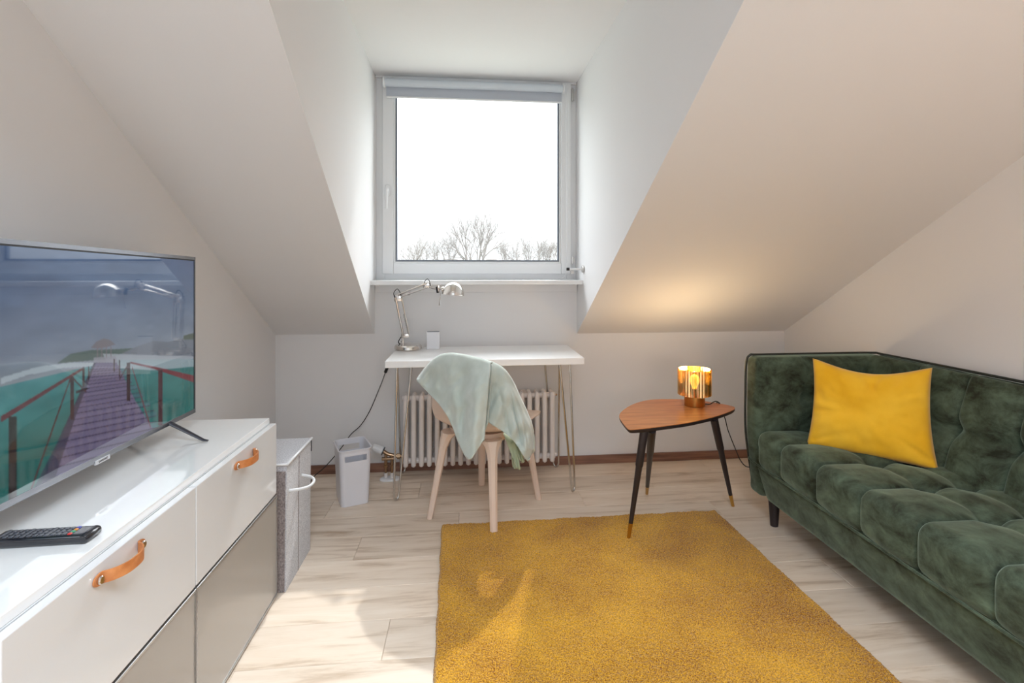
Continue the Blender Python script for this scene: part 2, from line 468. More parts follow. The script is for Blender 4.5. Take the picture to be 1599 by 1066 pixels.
# ------------------------------------------------------------------ window
zc = lambda v, y=WY, u=745: onY(u, v, y).z
fx0, fx1 = CLX + .004, CRX - .003
fz0, fz1 = 1.135, 2.352
win = st(bpy.data.objects.new('window_1', None)); COL.objects.link(win); win.location = (.05, WY, fz0)
def ring(mb, x0, x1, z0, z1, wl, wr, wbm, wt, y0, y1, bev=.003):
    mb.box((x0, y0, z0), (x0 + wl, y1, z1), bev); mb.box((x1 - wr, y0, z0), (x1, y1, z1), bev)
    mb.box((x0 + wl, y0, z0), (x1 - wr, y1, z0 + wbm), bev); mb.box((x0 + wl, y0, z1 - wt), (x1 - wr, y1, z1), bev)
    return mb
ring(MB(), fx0, fx1, fz0, fz1, .05, .06, .055, .05, WY + .012, WY + .085).build('window_frame', M['pvc'], win)
sx0 = onY(597.4, 300, WY).x; sx1 = onY(891.5, 300, WY).x; sz0 = zc(427.6, WY - .01); sz1 = zc(124)
gx0 = onY(614.5, 300, WY).x; gx1 = onY(876, 300, WY).x; gz0 = zc(411); gz1 = zc(142)
sash = ring(MB(), sx0, sx1, sz0, sz1, gx0 - sx0, sx1 - gx1, gz0 - sz0, sz1 - gz1, WY - .008, WY + .06, .004).build('sash', M['pvc'], win)
ring(MB(), gx0, gx1, gz0, gz1, .01, .01, .01, .01, WY + .004, WY + .03, .002).build('glazing_bead', M['whitepl'], sash)
ring(MB(), gx0 + .009, gx1 - .009, gz0 + .009, gz1 - .009, .011, .011, .011, .011, WY + .008, WY + .03, .0).build('gasket', M['gasket'], sash)
MB().box((gx0 + .008, WY + .024, gz0 + .008), (gx1 - .008, WY + .03, gz1 - .008)).build('pane', M['pane'], sash)
# handle on the left stile
hx = onY(606, 300, WY).x; hz = zc(297, WY, 606)
hb = MB().box((hx - .014, WY - .016, hz - .035), (hx + .014, WY - .008, hz + .03), .006)
hb.tube([(hx, WY - .016, hz), (hx, WY - .045, hz)], .008, 12)
hb.tube(smoothpath([(hx, WY - .045, hz + .006), (hx - .001, WY - .048, hz - .04), (hx - .004, WY - .046, hz - .115)], 5), .008, 10)
hb.build('window_handle', M['whitepl'], sash, True, angle=40)
for (va, vb) in ((139, 159), (400, 412)):
    z_a = zc(va, WY, 893); z_b = zc(vb, WY, 893); x_ = onY(893.5, va, WY).x
    MB().tube([(x_, WY - .012, z_b), (x_, WY - .012, z_a)], .006, 10).box((x_ - .008, WY - .008, z_b + .004), (x_ + .012, WY, z_a - .004)).build('hinge', M['steel'], win, True, angle=40)
MB().box((onY(890, 0, WY).x, WY - .018, zc(428, WY, 893)), (onY(896, 0, WY).x, WY - .004, zc(422, WY, 893)), .003).build('hinge_cap', M['steel'], win)
# sill board and the shallow panel beneath it
SY = 3.005
s0 = CLX - .0; s1 = CRX + .0
st(MB().box((CLX - .006, SY, zc(444.6, SY)), (CRX + .012, WY + .02, zc(437.6, SY)), .003).build('trim_1', M['sill']))
st(MB().box((CLX + .003, WY - .018, zc(456, WY)), (CRX - .003, WY, zc(443, SY)), .002).build('trim_2', M['paint']))

# roller blind, half a hand down
bl = empty('roller_blind', (.05, WY - .03, 2.3), 'pale grey roller blind rolled up at the top of the window', 'blind')
bx0 = onY(601.5, 140, WY - .04).x; bx1 = onY(878, 140, WY - .04).x
zt = onY(740, 127.5, WY - .04).z; rr = .024
MB().tube([(bx0, WY - .042, zt - rr), (bx1, WY - .042, zt - rr)], rr, 24).build('fabric_roll', M['blind_roll'], bl, True, angle=40)
zb_ = onY(740, 155.5, WY - .03).z
MB().box((bx0 + .004, WY - .026, zb_), (bx1 - .002, WY - .024, zt - rr)).build('fabric', M['blind'], bl)
MB().box((bx0 + .004, WY - .031, zb_ - .004), (bx1 - .002, WY - .019, zb_ + .006), .003).build('bottom_bar', M['whitepl'], bl)
for xx in (bx0 - .006, bx1 + .006):
    MB().lathe((xx - .005, WY - .042, zt - rr), [(0, 0), (.027, 0), (.03, .003), (.03, .009), (.026, .012), (0, .012)], 24, (1, 0, 0)).box((xx - .004, WY - .03, zt - .04), (xx + .006, WY - .006, zt + .004), .002).build('end_bracket', M['whitepl'], bl, True, angle=40)
cxx = onY(884, 300, WY - .04).x
ch = MB(); ch.tube(smoothpath([(cxx - .004, WY - .044, zt - .02), (cxx, WY - .044, zt - .3), (cxx + .001, WY - .04, 1.6), (cxx + .004, WY - .03, 1.25), (cxx + .0, WY - .03, 1.18), (cxx - .03, WY - .05, 1.15)], 8), .0016, 6)
ch.tube(smoothpath([(cxx + .010, WY - .044, zt - .02), (cxx + .011, WY - .044, zt - .3), (cxx + .010, WY - .04, 1.6), (cxx + .006, WY - .035, 1.25)], 8), .0016, 6)
ch.build('pull_chain', M['whitepl'], bl, True)
# window stopper on the right cheek
sp = onX(911, 420, CRX)
q = Vector((CRX - .002, sp.y, sp.z))
ws = empty('window_stopper', q, 'small metal window stop rod with black tip on the right dormer wall', 'window stop')
MB().lathe(q, [(0, 0), (.022, 0), (.022, .003), (.017, .006), (0, .006)], 20, (-1, 0, 0)).build('rosette', M['chrome'], ws, True, angle=40)
MB().tube([q, q + Vector((-.078, 0.02, 0))], .0055, 12).build('rod', M['whitepl'], ws, True, angle=40)
MB().tube([q + Vector((-.076, .02, 0)), q + Vector((-.094, .0245, 0))], .009, 12).build('rubber_tip', M['black'], ws, True, angle=40)

# ------------------------------------------------------------------ outside: ground, houses, bare trees
st(MB().box((-90, 6, -9.4), (90, 160, -9)).build('ground', M['ground']))
def bare_tree(name, label, u, v_top, half_px, D, seed, depth=6, fork=-1.5, spread=.55, tw=1.0, group=None, trunkr=.2):
    rr_ = random.Random(seed)
    base = Vector(ray(u, 422)) * D; gx, gy = base.x, base.y
    ztop = H + (422 - v_top) / 810 * D
    root = empty(name, (gx, gy, -9), label, 'tree', group)
    mb = MB(); tw_mb = MB()
    zf = fork
    mb.tube(smoothpath([(gx, gy, -9), (gx + .1, gy, -5), (gx, gy, zf)], 3), [trunkr * 1.3] * 1 + [trunkr * 1.1] * 5 + [trunkr], 8)
    L0 = (ztop - zf) * .36
    def grow(p, d, L, r, lv):
        n = 3; pts = [p]; dd = d.copy()
        for i in range(n):
            dd = (dd + Vector((rr_.uniform(-1, 1), rr_.uniform(-1, 1), rr_.uniform(-.6, 1))) * .2).normalized()
            pts.append(pts[-1] + dd * L / n)
        rs = [r * (1 - .35 * i / n) for i in range(n + 1)]
        (mb if lv > 3 else tw_mb).tube(pts, rs, 5 if lv > 3 else 3, caps=False)
        if lv == 0: return
        k = 3 if lv != 1 else 2
        for i in range(k):
            at = pts[-1] if i < 2 else pts[rr_.randint(1, n)]
            ax = Vector((rr_.uniform(-1, 1), rr_.uniform(-1, 1), rr_.uniform(-1, 1))).normalized()
            nd = (Matrix.Rotation(rr_.uniform(.25, spread + .25), 3, ax) @ dd + Vector((0, 0, .12))).normalized()
            grow(at, nd, L * rr_.uniform(.66, .86), r * .58, lv - 1)
    nb = 5
    for i in range(nb):
        a = 2 * PI * i / nb + rr_.uniform(-.3, .3)
        s_ = half_px / 810 * D / (ztop - zf)
        d = Vector((math.cos(a) * s_ * 1.2, math.sin(a) * s_ * .7, 1)).normalized()
        grow(Vector((gx, gy, zf)), d, L0 * rr_.uniform(.85, 1.1), trunkr * .55, depth)
    o1 = mb.build('trunk', M['bark'], root, True); o2 = tw_mb.build('twigs', M['bark'], root); o2['kind'] = 'stuff'
    return root
bare_tree('bare_tree', 'tallest bare round-crowned tree in the middle of the window view', 745, 345, 48, 60, 3, depth=6, fork=.4, trunkr=.27)
bare_tree('bare_tree', 'smaller bare tree close to the left of the tallest one outside', 694, 378, 24, 62, 8, depth=5, fork=.4, trunkr=.16)
bare_tree('bare_tree', 'low bare tree furthest left in the window view', 650, 378, 24, 64, 11, depth=5, fork=.4, trunkr=.16)
bare_tree('bare_tree', 'low bare tree just right of the tallest one outside', 795, 380, 20, 64, 14, depth=5, fork=.3, trunkr=.14)
bare_tree('bare_tree', 'dense bare tree second from the right in the window view', 825, 378, 20, 60, 17, depth=5, fork=.3, trunkr=.15)
bare_tree('bare_tree', 'dense bare tree furthest right in the window view', 852, 376, 20, 58, 21, depth=5, fork=.3, trunkr=.15)
def house(u0, u1, v, D, label):
    a = Vector(ray(u0, 422)) * D; b = Vector(ray(u1, 422)) * D; z = H + (422 - v) / 810 * D
    hr = empty('house', ((a.x + b.x) / 2, a.y, -9), label, 'house')
    MB().box((a.x, a.y, -9), (b.x, a.y + 7, z - .15)).build('wall', M['house'], hr)
    MB().box((a.x - .2, a.y - .2, z - .15), (b.x + .2, a.y + 7.2, z)).build('flat_roof', M['roof'], hr)
house(694, 712, 404, 90, 'flat roof just above the window edge, left of the tallest tree')
house(762, 774, 404.5, 95, 'flat roof just above the window edge, right of the tallest tree')

# ------------------------------------------------------------------ cabinets
DX = -.703; DZ = .661; D0, D1, D2 = .857, 1.4205, 1.984
def cabinet(y0, y1, label, st_px):
    c = empty('cabinet', (-.92, (y0 + y1) / 2, 0), label, 'cabinet', 'low cabinets under the television')
    b = MB(); g = .0015
    b.box((XL + .004, y0 + g, .012), (DX - .022, y0 + .018, .641)); b.box((XL + .004, y1 - .018, .012), (DX - .022, y1 - g, .641))
    b.box((XL + .004, y0 + .018, .012), (DX - .022, y1 - .018, .03)); b.box((XL + .004, y0 + .018, .623), (DX - .022, y1 - .018, .641))
    b.box((XL + .004, y0 + .018, .03), (XL + .01, y1 - .018, .623)); b.box((XL + .01, y0 + .018, .372), (DX - .03, y1 - .018, .382))
    b.build('body', M['white_gloss'], c)
    dr = MB().box((DX - .02, y0 + .002, .384), (DX, y1 - .002, .641), .002, 2).build('drawer', M['white_gloss'], c)
    dm = MB().box((DX - .02, y0 + .004, .016), (DX - .001, y1 - .004, .372), .001, 1).build('door', M['taupe'], c)
    al = MB()
    al.box((DX - .02, y0 + .0015, .010), (DX + .002, y1 - .0015, .0165), .001, 1); al.box((DX - .02, y0 + .0015, .3715), (DX + .002, y1 - .0015, .379), .001, 1)
    al.box((DX - .02, y0 + .0015, .016), (DX + .002, y0 + .0045, .372)); al.box((DX - .02, y1 - .0045, .016), (DX + .002, y1 - .0015, .372))
    al.build('door_trim', M['alu'], dm)
    for yy in (y0 + .05, y1 - .05):
        for xx in (XL + .06, DX - .08): MB().box((xx - .02, yy - .02, 0), (xx + .02, yy + .02, .012)).build('foot_pad', M['black'], c)
    # leather strap held by two round studs
    A = onX(*st_px[0], DX); B = onX(*st_px[1], DX); zz = (A.z + B.z) / 2; A.z = B.z = zz
    ya, yb = A.y, B.y; hw = .0115
    path = [(0.0025, ya - .013), (.003, ya), (.004, ya + .010), (.018, ya + .020), (.030, ya + .040), (.033, (ya + yb) / 2), (.030, yb - .04), (.018, yb - .02), (.004, yb - .01), (.003, yb), (.0025, yb + .013)]
    pp = smoothpath([(DX + a, b_, zz) for a, b_ in path], 6); vs = []; fs = []
    for i, p in enumerate(pp):
        t = (pp[min(i + 1, len(pp) - 1)] - pp[max(i - 1, 0)]).normalized(); nn = Vector((t.y, -t.x, 0))
        e = min(i, len(pp) - 1 - i); w = hw * math.sqrt(max(.02, 1 - (1 - min(e / 8, 1)) ** 2))
        for (k, s_) in ((1, 1), (1, -1), (-1, -1), (-1, 1)): vs.append(p + nn * .0015 * k + Vector((0, 0, w * s_)))
    for i in range(len(pp) - 1):
        for k in range(4): a = i * 4 + k; b2 = i * 4 + (k + 1) % 4; fs.append((a, b2, b2 + 4, a + 4))
    fs += [(0, 1, 2, 3), tuple(len(vs) - 4 + k for k in (3, 2, 1, 0))]
    h = MB().add(vs, fs).build('handle', M['leather'], dr, True, angle=50); tag(h, 'tan leather strap handle with steel studs')
    for yy in (ya, yb):
        h.name = 'handle'
        MB().lathe((DX + .004, yy, zz), [(0, 0), (.0075, 0), (.008, .002), (.008, .005), (.0065, .0065), (0, .0065)], 20, (1, 0, 0)).build('stud', M['chrome'], dr, True, angle=40)
    return c
cabinet(D1, D2, 'white drawer over taupe door cabinet, the one next to the grey laundry basket', ((368, 726), (396, 706)))
cabinet(D0, D1, 'white drawer over taupe door cabinet, the nearer one below the remote control', ((151, 906), (218, 850)))
tp = MB().box((XL + .002, D0, .6415), (DX - .024, D2 - .004, DZ), .0015, 2).build('glass_worktop', M['glass_top'], org=(-.92, 1.42, .64))
tag(tp, 'long glossy white glass top running over both low cabinets', 'worktop')

# ------------------------------------------------------------------ television
TR0 = Vector((-.934, 1.878, 0)); TDIR = Vector((.033, -1, 0)).normalized(); TLEN = 1.04
TZB, TZT = .7155, 1.2446; ROLL = .022
TN = Vector((1, .033, 0)).normalized()          # out of the screen
def tvp(s, t, d=0):
    """s metres from the far (right) edge, t metres above the lower edge, d metres out of the screen"""
    return TR0 + TDIR * s + Vector((0, 0, TZB + t + ROLL * s)) + TN * d
tv = empty('television', tvp(TLEN / 2, -.018), 'flat television showing a wooden boardwalk over turquoise sea, on the white cabinets', 'television')
TH_ = TZT - TZB
def tvbox(mb, s0, s1, t0, t1, d0, d1):
    vs = [tvp(s, t, d) for s in (s0, s1) for t in (t0, t1) for d in (d0, d1)]
    return mb.add(vs, [(0, 1, 3, 2), (4, 6, 7, 5), (0, 4, 5, 1), (2, 3, 7, 6), (0, 2, 6, 4), (1, 5, 7, 3)])
b = MB(); tvbox(b, .0, TLEN, 0, TH_, -.028, -.002); tvbox(b, .12, TLEN - .12, .05, .36, -.06, -.028); b.build('housing', M['tvback'], tv)
fr = MB()
tvbox(fr, -.001, TLEN, -.001, .013, -.012, .002); tvbox(fr, -.001, TLEN, TH_ - .009, TH_ + .001, -.012, .002)
tvbox(fr, -.001, .004, 0, TH_, -.012, .002); tvbox(fr, TLEN - .006, TLEN + .001, 0, TH_, -.012, .002)
fr.build('bezel', M['tvframe'], tv)
g = MB(); tvbox(g, .004, .009, .013, TH_ - .009, -.001, .0012); tvbox(g, .009, TLEN - .006, TH_ - .013, TH_ - .009, -.001, .0012); g.build('screen_border', M['black'], tv)
def uv2tv(u, v):
    p = onP(u, v, TR0, TN); s = (p - TR0).dot(TDIR); return s, p.z - TZB - ROLL * s
# badge with its small lettering on the lower edge
s0_, _ = uv2tv(165, 715); s1_, _ = uv2tv(152, 720)
b = MB(); tvbox(b, s0_ - .01, s1_ + .012, -.006, .004, 0, .004); bd = b.build('badge', M['badge'], tv)
tcu = bpy.data.curves.new('lettering', 'FONT'); tcu.body = 'SAMSUNG'; tcu.size = .0075; tcu.align_x = 'CENTER'; tcu.align_y = 'CENTER'; tcu.extrude = .0002
to = bpy.data.objects.new('lettering', tcu); COL.objects.link(to); tcu.materials.append(M['tvback'])
dg = bpy.context.evaluated_depsgraph_get(); me_ = bpy.data.meshes.new_from_object(to.evaluated_get(dg)); bpy.data.objects.remove(to)
ol = bpy.data.objects.new('lettering', me_); COL.objects.link(ol); ol.parent = bd
mx = Matrix((-TDIR, Vector((0, 0, 1)), TN)).transposed().to_4x4(); mx.translation = tvp((s0_ + s1_) / 2, -.001, .0043) - root_loc(tv)
ol.matrix_basis = mx
# the picture: a fine grid of coloured cells
SW, SH = TLEN - .015, TH_ - .026
NXP, NYP = 520, 300
SS, TT = np.meshgrid(.009 + (np.arange(NXP) + .5) / NXP * SW, .013 + (np.arange(NYP) + .5) / NYP * SH)
img = np.zeros((NYP, NXP, 3))
def lerp(a, b, t): return np.array(a) * (1 - t)[..., None] + np.array(b) * t[..., None]
hor = uv2tv(290, 556)[1]; hor = uv2tv(220, 553)[1]
t_ = np.clip((TT - hor) / (TH_ - hor), 0, 1)
img[:] = lerp((128, 136, 146), (56, 84, 124), t_ ** .7)
rs = np.random.RandomState(4)
def smooth_noise(nx, ny):
    g = rs.rand(ny + 2, nx + 2); yy = np.linspace(0, ny, NYP); xx = np.linspace(0, nx, NXP)
    y0 = yy.astype(int); x0 = xx.astype(int); fy = (yy - y0)[:, None]; fx = (xx - x0)[None]
    fy = fy * fy * (3 - 2 * fy); fx = fx * fx * (3 - 2 * fx)
    return (g[y0][:, x0] * (1 - fx) + g[y0][:, x0 + 1] * fx) * (1 - fy) + (g[y0 + 1][:, x0] * (1 - fx) + g[y0 + 1][:, x0 + 1] * fx) * fy
nz = smooth_noise(8, 14) * .6 + smooth_noise(24, 40) * .4
img += (nz[..., None] - .5) * 26 * (TT > hor)[..., None]
sea = TT < hor
img[sea] = lerp((10, 96, 92), (60, 124, 130), np.clip(TT / hor, 0, 1) ** 2)[sea] + ((nz - .5) * 34)[sea][:, None]
def poly(pts, col, px=True, a=1.0):
    P_ = [uv2tv(*p) for p in pts] if px else pts
    inside = np.zeros(SS.shape, bool); n = len(P_)
    for i in range(n):
        (x1, y1), (x2, y2) = P_[i], P_[(i + 1) % n]
        if y1 == y2: continue
        c = ((TT > y1) != (TT > y2)) & (SS < (x2 - x1) * (TT - y1) / (y2 - y1) + x1)
        inside ^= c
    img[inside] = img[inside] * (1 - a) + np.array(col) * a
    return inside
def bar(p, q, w0, w1, col):
    poly([(p[0], p[1] - w0), (q[0], q[1] - w1), (q[0], q[1] + w1), (p[0], p[1] + w0)], col)
def post(u, v0, v1, w, col): poly([(u - w, v0), (u + w, v0), (u + w, v1), (u - w, v1)], col)
poly([(90, 566), (110, 552), (140, 546), (180, 545), (212, 543), (212, 556), (150, 562), (90, 567)], (66, 88, 84))
poly([(180, 556), (215, 540), (240, 532), (262, 534), (285, 528), (304, 522), (304, 560), (180, 562)], (104, 112, 124))
poly([(286, 524), (300, 520), (304, 520), (304, 530), (286, 530)], (70, 84, 72))
poly([(0, 590), (60, 572), (110, 566), (150, 566), (150, 572), (100, 574), (40, 586), (0, 600)], (172, 186, 194), a=.7)
poly([(160, 552), (304, 556), (304, 572), (240, 578), (170, 574)], (160, 168, 178), a=.8)
deck = [(150, 565), (183, 565), (232, 670), (196, 712), (62, 766), (92, 690)]
deck_m = poly([(147, 566), (182, 566), (212, 628), (240, 672), (226, 700), (60, 762), (88, 700), (118, 630)], (98, 92, 122))
vv = 572.0; k = 0
while vv < 770:
    f_ = (vv - 566) / 196
    lft = 147 - 87 * f_; rgt = 182 + 62 * min(f_ * 1.9, 1)
    wd = .5 + 1.1 * f_
    poly([(lft - 3, vv + 6 * f_), (rgt, vv - 48 * f_), (rgt, vv - 48 * f_ + wd * 1.4), (lft - 3, vv + 6 * f_ + wd * 1.4)], (48, 38, 70))
    if k % 2: poly([(lft, vv + 6 * f_), (rgt, vv - 48 * f_), (rgt, vv - 48 * f_ - 3 - 5 * f_), (lft, vv + 6 * f_ - 3 - 5 * f_)], (120, 112, 140), a=.35)
    vv += 3 + 15 * f_ ** .9; k += 1
# sea again beyond the deck's edges
poly([(118, 626), (146, 566), (149, 566), (121, 640), (84, 750), (66, 766), (48, 770), (84, 700)], (40, 44, 66), a=.75)
# straw hut and its posts
poly([(141, 543), (150, 533), (162, 528), (172, 531), (180, 538), (168, 541), (152, 544)], (104, 100, 108))
for u_ in (152, 158, 166, 173): post(u_, 541, 560, .8, (112, 100, 108))
poly([(146, 558), (180, 556), (184, 566), (146, 566)], (140, 140, 152), a=.8)
RED = (86, 30, 44); DK = (44, 22, 34)
bar((0, 655), (131, 574), 5, 2, RED)
post(19, 650, 782, 6.5, (22, 22, 26)); post(112, 588, 655, 3, DK); post(130, 574, 604, 1.6, DK); post(138, 572, 592, 1.2, DK)
bar((109, 592), (48, 764), 3.2, 4.2, (64, 22, 32)); bar((113, 590), (134, 612), 2, 1.6, (60, 26, 40)); bar((118, 612), (136, 606), 2.5, 1.5, (40, 26, 40))
bar((240, 574), (304, 592), 2, 5.5, (110, 36, 50)); post(250, 576, 664, 3.6, (60, 26, 38)); post(200, 566, 626, 2.6, DK); post(186, 562, 588, 1.4, DK); post(178, 560, 580, 1, DK)
bar((206, 574), (235, 668), 2.5, 3.2, (96, 34, 48)); bar((199, 570), (186, 592), 1.6, 1.6, (60, 28, 42)); bar((203, 566), (240, 574), 1.4, 1.8, (110, 50, 64))
img = np.clip(img, 0, 255) / 255
imgl = np.where(img <= .04045, img / 12.92, ((img + .055) / 1.055) ** 2.4)
sv, tvv = np.meshgrid(.009 + np.arange(NXP + 1) / NXP * SW, .013 + np.arange(NYP + 1) / NYP * SH)
base = np.array(TR0) + np.array(TN) * .0008
pos = base + sv[..., None] * np.array(TDIR); pos[..., 2] += TZB + tvv + ROLL * sv
pos -= np.array(root_loc(tv))
i_ = np.arange(NYP)[:, None] * (NXP + 1) + np.arange(NXP)[None]
faces = np.stack([i_, i_ + NXP + 1, i_ + NXP + 2, i_ + 1], -1).reshape(-1, 4)
me = bpy.data.meshes.new('screen'); nv = (NXP + 1) * (NYP + 1); nf = len(faces)
me.vertices.add(nv); me.vertices.foreach_set('co', pos.reshape(-1))
me.loops.add(nf * 4); me.loops.foreach_set('vertex_index', faces.reshape(-1))
me.polygons.add(nf); me.polygons.foreach_set('loop_start', np.arange(nf) * 4); me.polygons.foreach_set('loop_total', np.full(nf, 4))
me.update()
# vertex colour = mean of the cells about it
pad = np.pad(imgl, ((1, 1), (1, 1), (0, 0)), 'edge'); vc = (pad[:-1, :-1] + pad[1:, :-1] + pad[:-1, 1:] + pad[1:, 1:]) / 4
at = me.color_attributes.new('picture', 'FLOAT_COLOR', 'POINT')
at.data.foreach_set('color', np.concatenate([vc.reshape(-1, 3), np.ones((nv, 1))], 1).reshape(-1))
ms = bpy.data.materials.new('screen_picture'); ms.use_nodes = True; t = ms.node_tree; b = t.nodes['Principled BSDF']
an = N(t, 'ShaderNodeAttribute', attribute_name='picture')
t.links.new(an.outputs['Color'], b.inputs['Emission Color']); b.inputs['Emission Strength'].default_value = .66
b.inputs['Base Color'].default_value = (.012, .012, .014, 1); b.inputs['Roughness'].default_value = .04; b.inputs['Specular IOR Level'].default_value = .7; b.inputs['Coat Weight'].default_value = .8; b.inputs['Coat IOR'].default_value = 1.5; b.inputs['Coat Roughness'].default_value = .03
me.materials.append(ms)
so = bpy.data.objects.new('screen', me); COL.objects.link(so); so.parent = tv
# two forked feet
for s_ in (.158, .965):
    ap = tvp(s_, .004, -.014); f = MB()
    for dx in (-.10, .112):
        e = ap + TN * dx; e.z = DZ + .004
        f.tube([ap + Vector((0, 0, .012)), ap + TN * (dx * .12) + Vector((0, 0, .002)), e + Vector((0, 0, .002)), e + TN * (dx * .12)], [.011, .010, .0065, .004], 8, flat=.6)
    f.build('foot', M['tvfoot'], tv, True, angle=50)

# ------------------------------------------------------------------ remote control
rm = empty('remote_control', (-.84, 1.12, DZ), 'black remote control with coloured keys lying on the white cabinet top', 'remote control')
ra = math.radians(1.5)
RC = Vector((-.838, 1.123, DZ)); rrot = Matrix.Rotation(ra, 3, 'Z')
bx = MB(); bx.box(RC + Vector((-.088, -.023, .0005)), RC + Vector((.088, .023, .018)), .006, 4, rrot, RC)
bx.build('body', M['remote'], rm, True, angle=60)
bm_ = MB(); bm_.lathe(RC + rrot @ Vector((.080, 0, .0095)), [(0, -.0225), (.007, -.0225), (.0095, -.018), (.0095, .018), (.007, .0225), (0, .0225)], 20, (0, 1, 0)); bm_.build('end_cap', M['remote'], rm, True, angle=50)
for i in range(13):
    for j in range(3 if i % 4 else 4):
        nj = 3 if i % 4 else 4
        xk = .052 - i * .0105; yk = (j - (nj - 1) / 2) * (.034 / nj)
        c_ = RC + rrot @ Vector((xk, yk, .018)); mt = M['key']
        if i == 0: mt = M[('key_red', 'key_green', 'key_yellow', 'key_blue')[j]]
        w = .0035 if i == 0 else .0042
        MB().box(c_ - Vector((.0032, w, .001)), c_ + Vector((.0032, w, .002)), .0009, 1, rrot, c_).build('key', mt, rm)

# ------------------------------------------------------------------ laundry basket
hx0, hx1, hy0, hy1, hzt = -1.03, -.688, 2.045, 2.345, .470
lb = empty('laundry_basket', (-.86, 2.19, 0), 'grey felt laundry basket with lid and loop handle beside the white cabinets', 'laundry basket')
hx1b = -.682; y0b, y1b = 1.992, 2.285
def hexa(mb, lo, hi):   # lo, hi: four corners each
    return mb.add(list(lo) + list(hi), [(3, 2, 1, 0), (4, 5, 6, 7)] + [(i, (i + 1) % 4, (i + 1) % 4 + 4, i + 4) for i in range(4)])
b = MB(); hexa(b, [(hx0, hy0 - .03, 0), (hx1b, hy0 - .03, 0), (hx1b, hy1 - .03, 0), (hx0, hy1 - .03, 0)], [(hx0, hy0, hzt - .012), (hx1, hy0, hzt - .012), (hx1, hy1, hzt - .012), (hx0, hy1, hzt - .012)])
b.build('body', M['felt'], lb)
b = MB(); hexa(b, [(hx0, hy0 - .033, .002), (hx1b - .004, hy0 - .033, .002), (hx1b - .004, hy0 - .029, .002), (hx0, hy0 - .029, .002)], [(hx0, hy0 - .003, hzt - .03), (hx1 - .004, hy0 - .003, hzt - .03), (hx1 - .004, hy0 + .001, hzt - .03), (hx0, hy0 + .001, hzt - .03)])
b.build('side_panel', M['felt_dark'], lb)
MB().box((hx0, hy0 - .004, hzt - .012), (hx1 + .002, hy1 + .004, hzt), .004).build('lid', M['felt'], lb)
MB().tube([(hx1 + .003, hy0 - .006, hzt - .003), (hx1 + .003, hy1 + .006, hzt - .003)], .005, 10).tube([(hx0, hy0 - .006, hzt - .003), (hx1 + .003, hy0 - .006, hzt - .003)], .004, 8).build('lid_piping', M['whitepl'], lb, True)
sm = (hy0 + hy1) / 2 - .01
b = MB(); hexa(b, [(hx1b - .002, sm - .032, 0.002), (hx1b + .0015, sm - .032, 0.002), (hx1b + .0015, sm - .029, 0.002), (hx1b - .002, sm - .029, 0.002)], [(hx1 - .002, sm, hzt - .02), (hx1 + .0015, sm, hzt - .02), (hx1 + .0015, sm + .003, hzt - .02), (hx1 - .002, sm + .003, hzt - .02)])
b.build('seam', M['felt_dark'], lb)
ya = onX(451, 766, hx1).y; yb = onX(471, 741, hx1).y; za = onX(451, 766, hx1).z; zb2 = onX(471, 741, hx1).z
zz = (za + zb2) / 2
MB().tube(smoothpath([(hx1, ya, zz), (hx1 + .035, ya + .02, zz - .004), (hx1 + .062, ya + .05, zz - .006), (hx1 + .064, yb - .05, zz - .006), (hx1 + .04, yb - .015, zz - .003), (hx1, yb, zz)], 8), .0055, 10).build('loop_handle', M['whitepl'], lb, True)
MB().box((hx1 - .016, hy1 + .002, hzt - .06), (hx1 + .003, hy1 + .008, hzt - .006), .002).build('lid_tab', M['tvfoot'], lb)

# ------------------------------------------------------------------ radiator
rad = empty('radiator', (.1, 3.08, 0), 'white column radiator on the wall under the desk', 'radiator')
RYF = 2.995; rx0 = onY(633, 700, RYF).x; rx1 = onY(863, 700, RYF).x; NS = 20; pit = (rx1 - rx0) / (NS - 1)
rz0, rz1 = .072, .492; cr_ = .0145
sec = MB()
for k in range(3):
    yy = RYF + .0135 + k * .038
    sec.tube([(0, yy, rz0 + cr_ * .4), (0, yy, rz0 + .012), (0, yy, rz0 + .03), (0, yy, rz1 - .03), (0, yy, rz1 - .012), (0, yy, rz1 - .003)], [.006, cr_ * .92, cr_, cr_, cr_ * .92, .006], 12)
for zc_ in (rz0 + .032, rz1 - .03):
    sec.tube([(0, RYF + .012, zc_), (0, RYF + .092, zc_)], .0125, 10)
    sec.tube([(-pit / 2, RYF + .05, zc_), (pit / 2, RYF + .05, zc_)], .017, 12)
so_ = sec.build('radiator_section', M['rad'], None, True, angle=50)
for i in range(NS):
    o = so_ if i == 0 else so_.copy()
    if i: COL.objects.link(o)
    o.parent = rad; o.location = Vector((rx0 + i * pit, 0, 0)) - rad.location
for xx in (rx0 + pit * 3.5, rx0 + pit * 15.5):
    for zz_ in (.1, .44): MB().box((xx - .012, RYF + .09, zz_), (xx + .012, WY - .0005, zz_ + .03)).build('wall_bracket', M['rad'], rad)
MB().tube([(rx1 + .02, RYF + .05, rz1 - .03), (rx1 + .035, RYF + .05, rz1 - .03)], .006, 8).build('bleed_valve', M['brass_pipe'], rad, True, angle=40)
MB().tube([(rx1 + .02, RYF + .05, rz0 + .035), (rx1 + .033, RYF + .05, rz0 + .035)], .01, 8).build('end_plug', M['rad'], rad, True, angle=40)
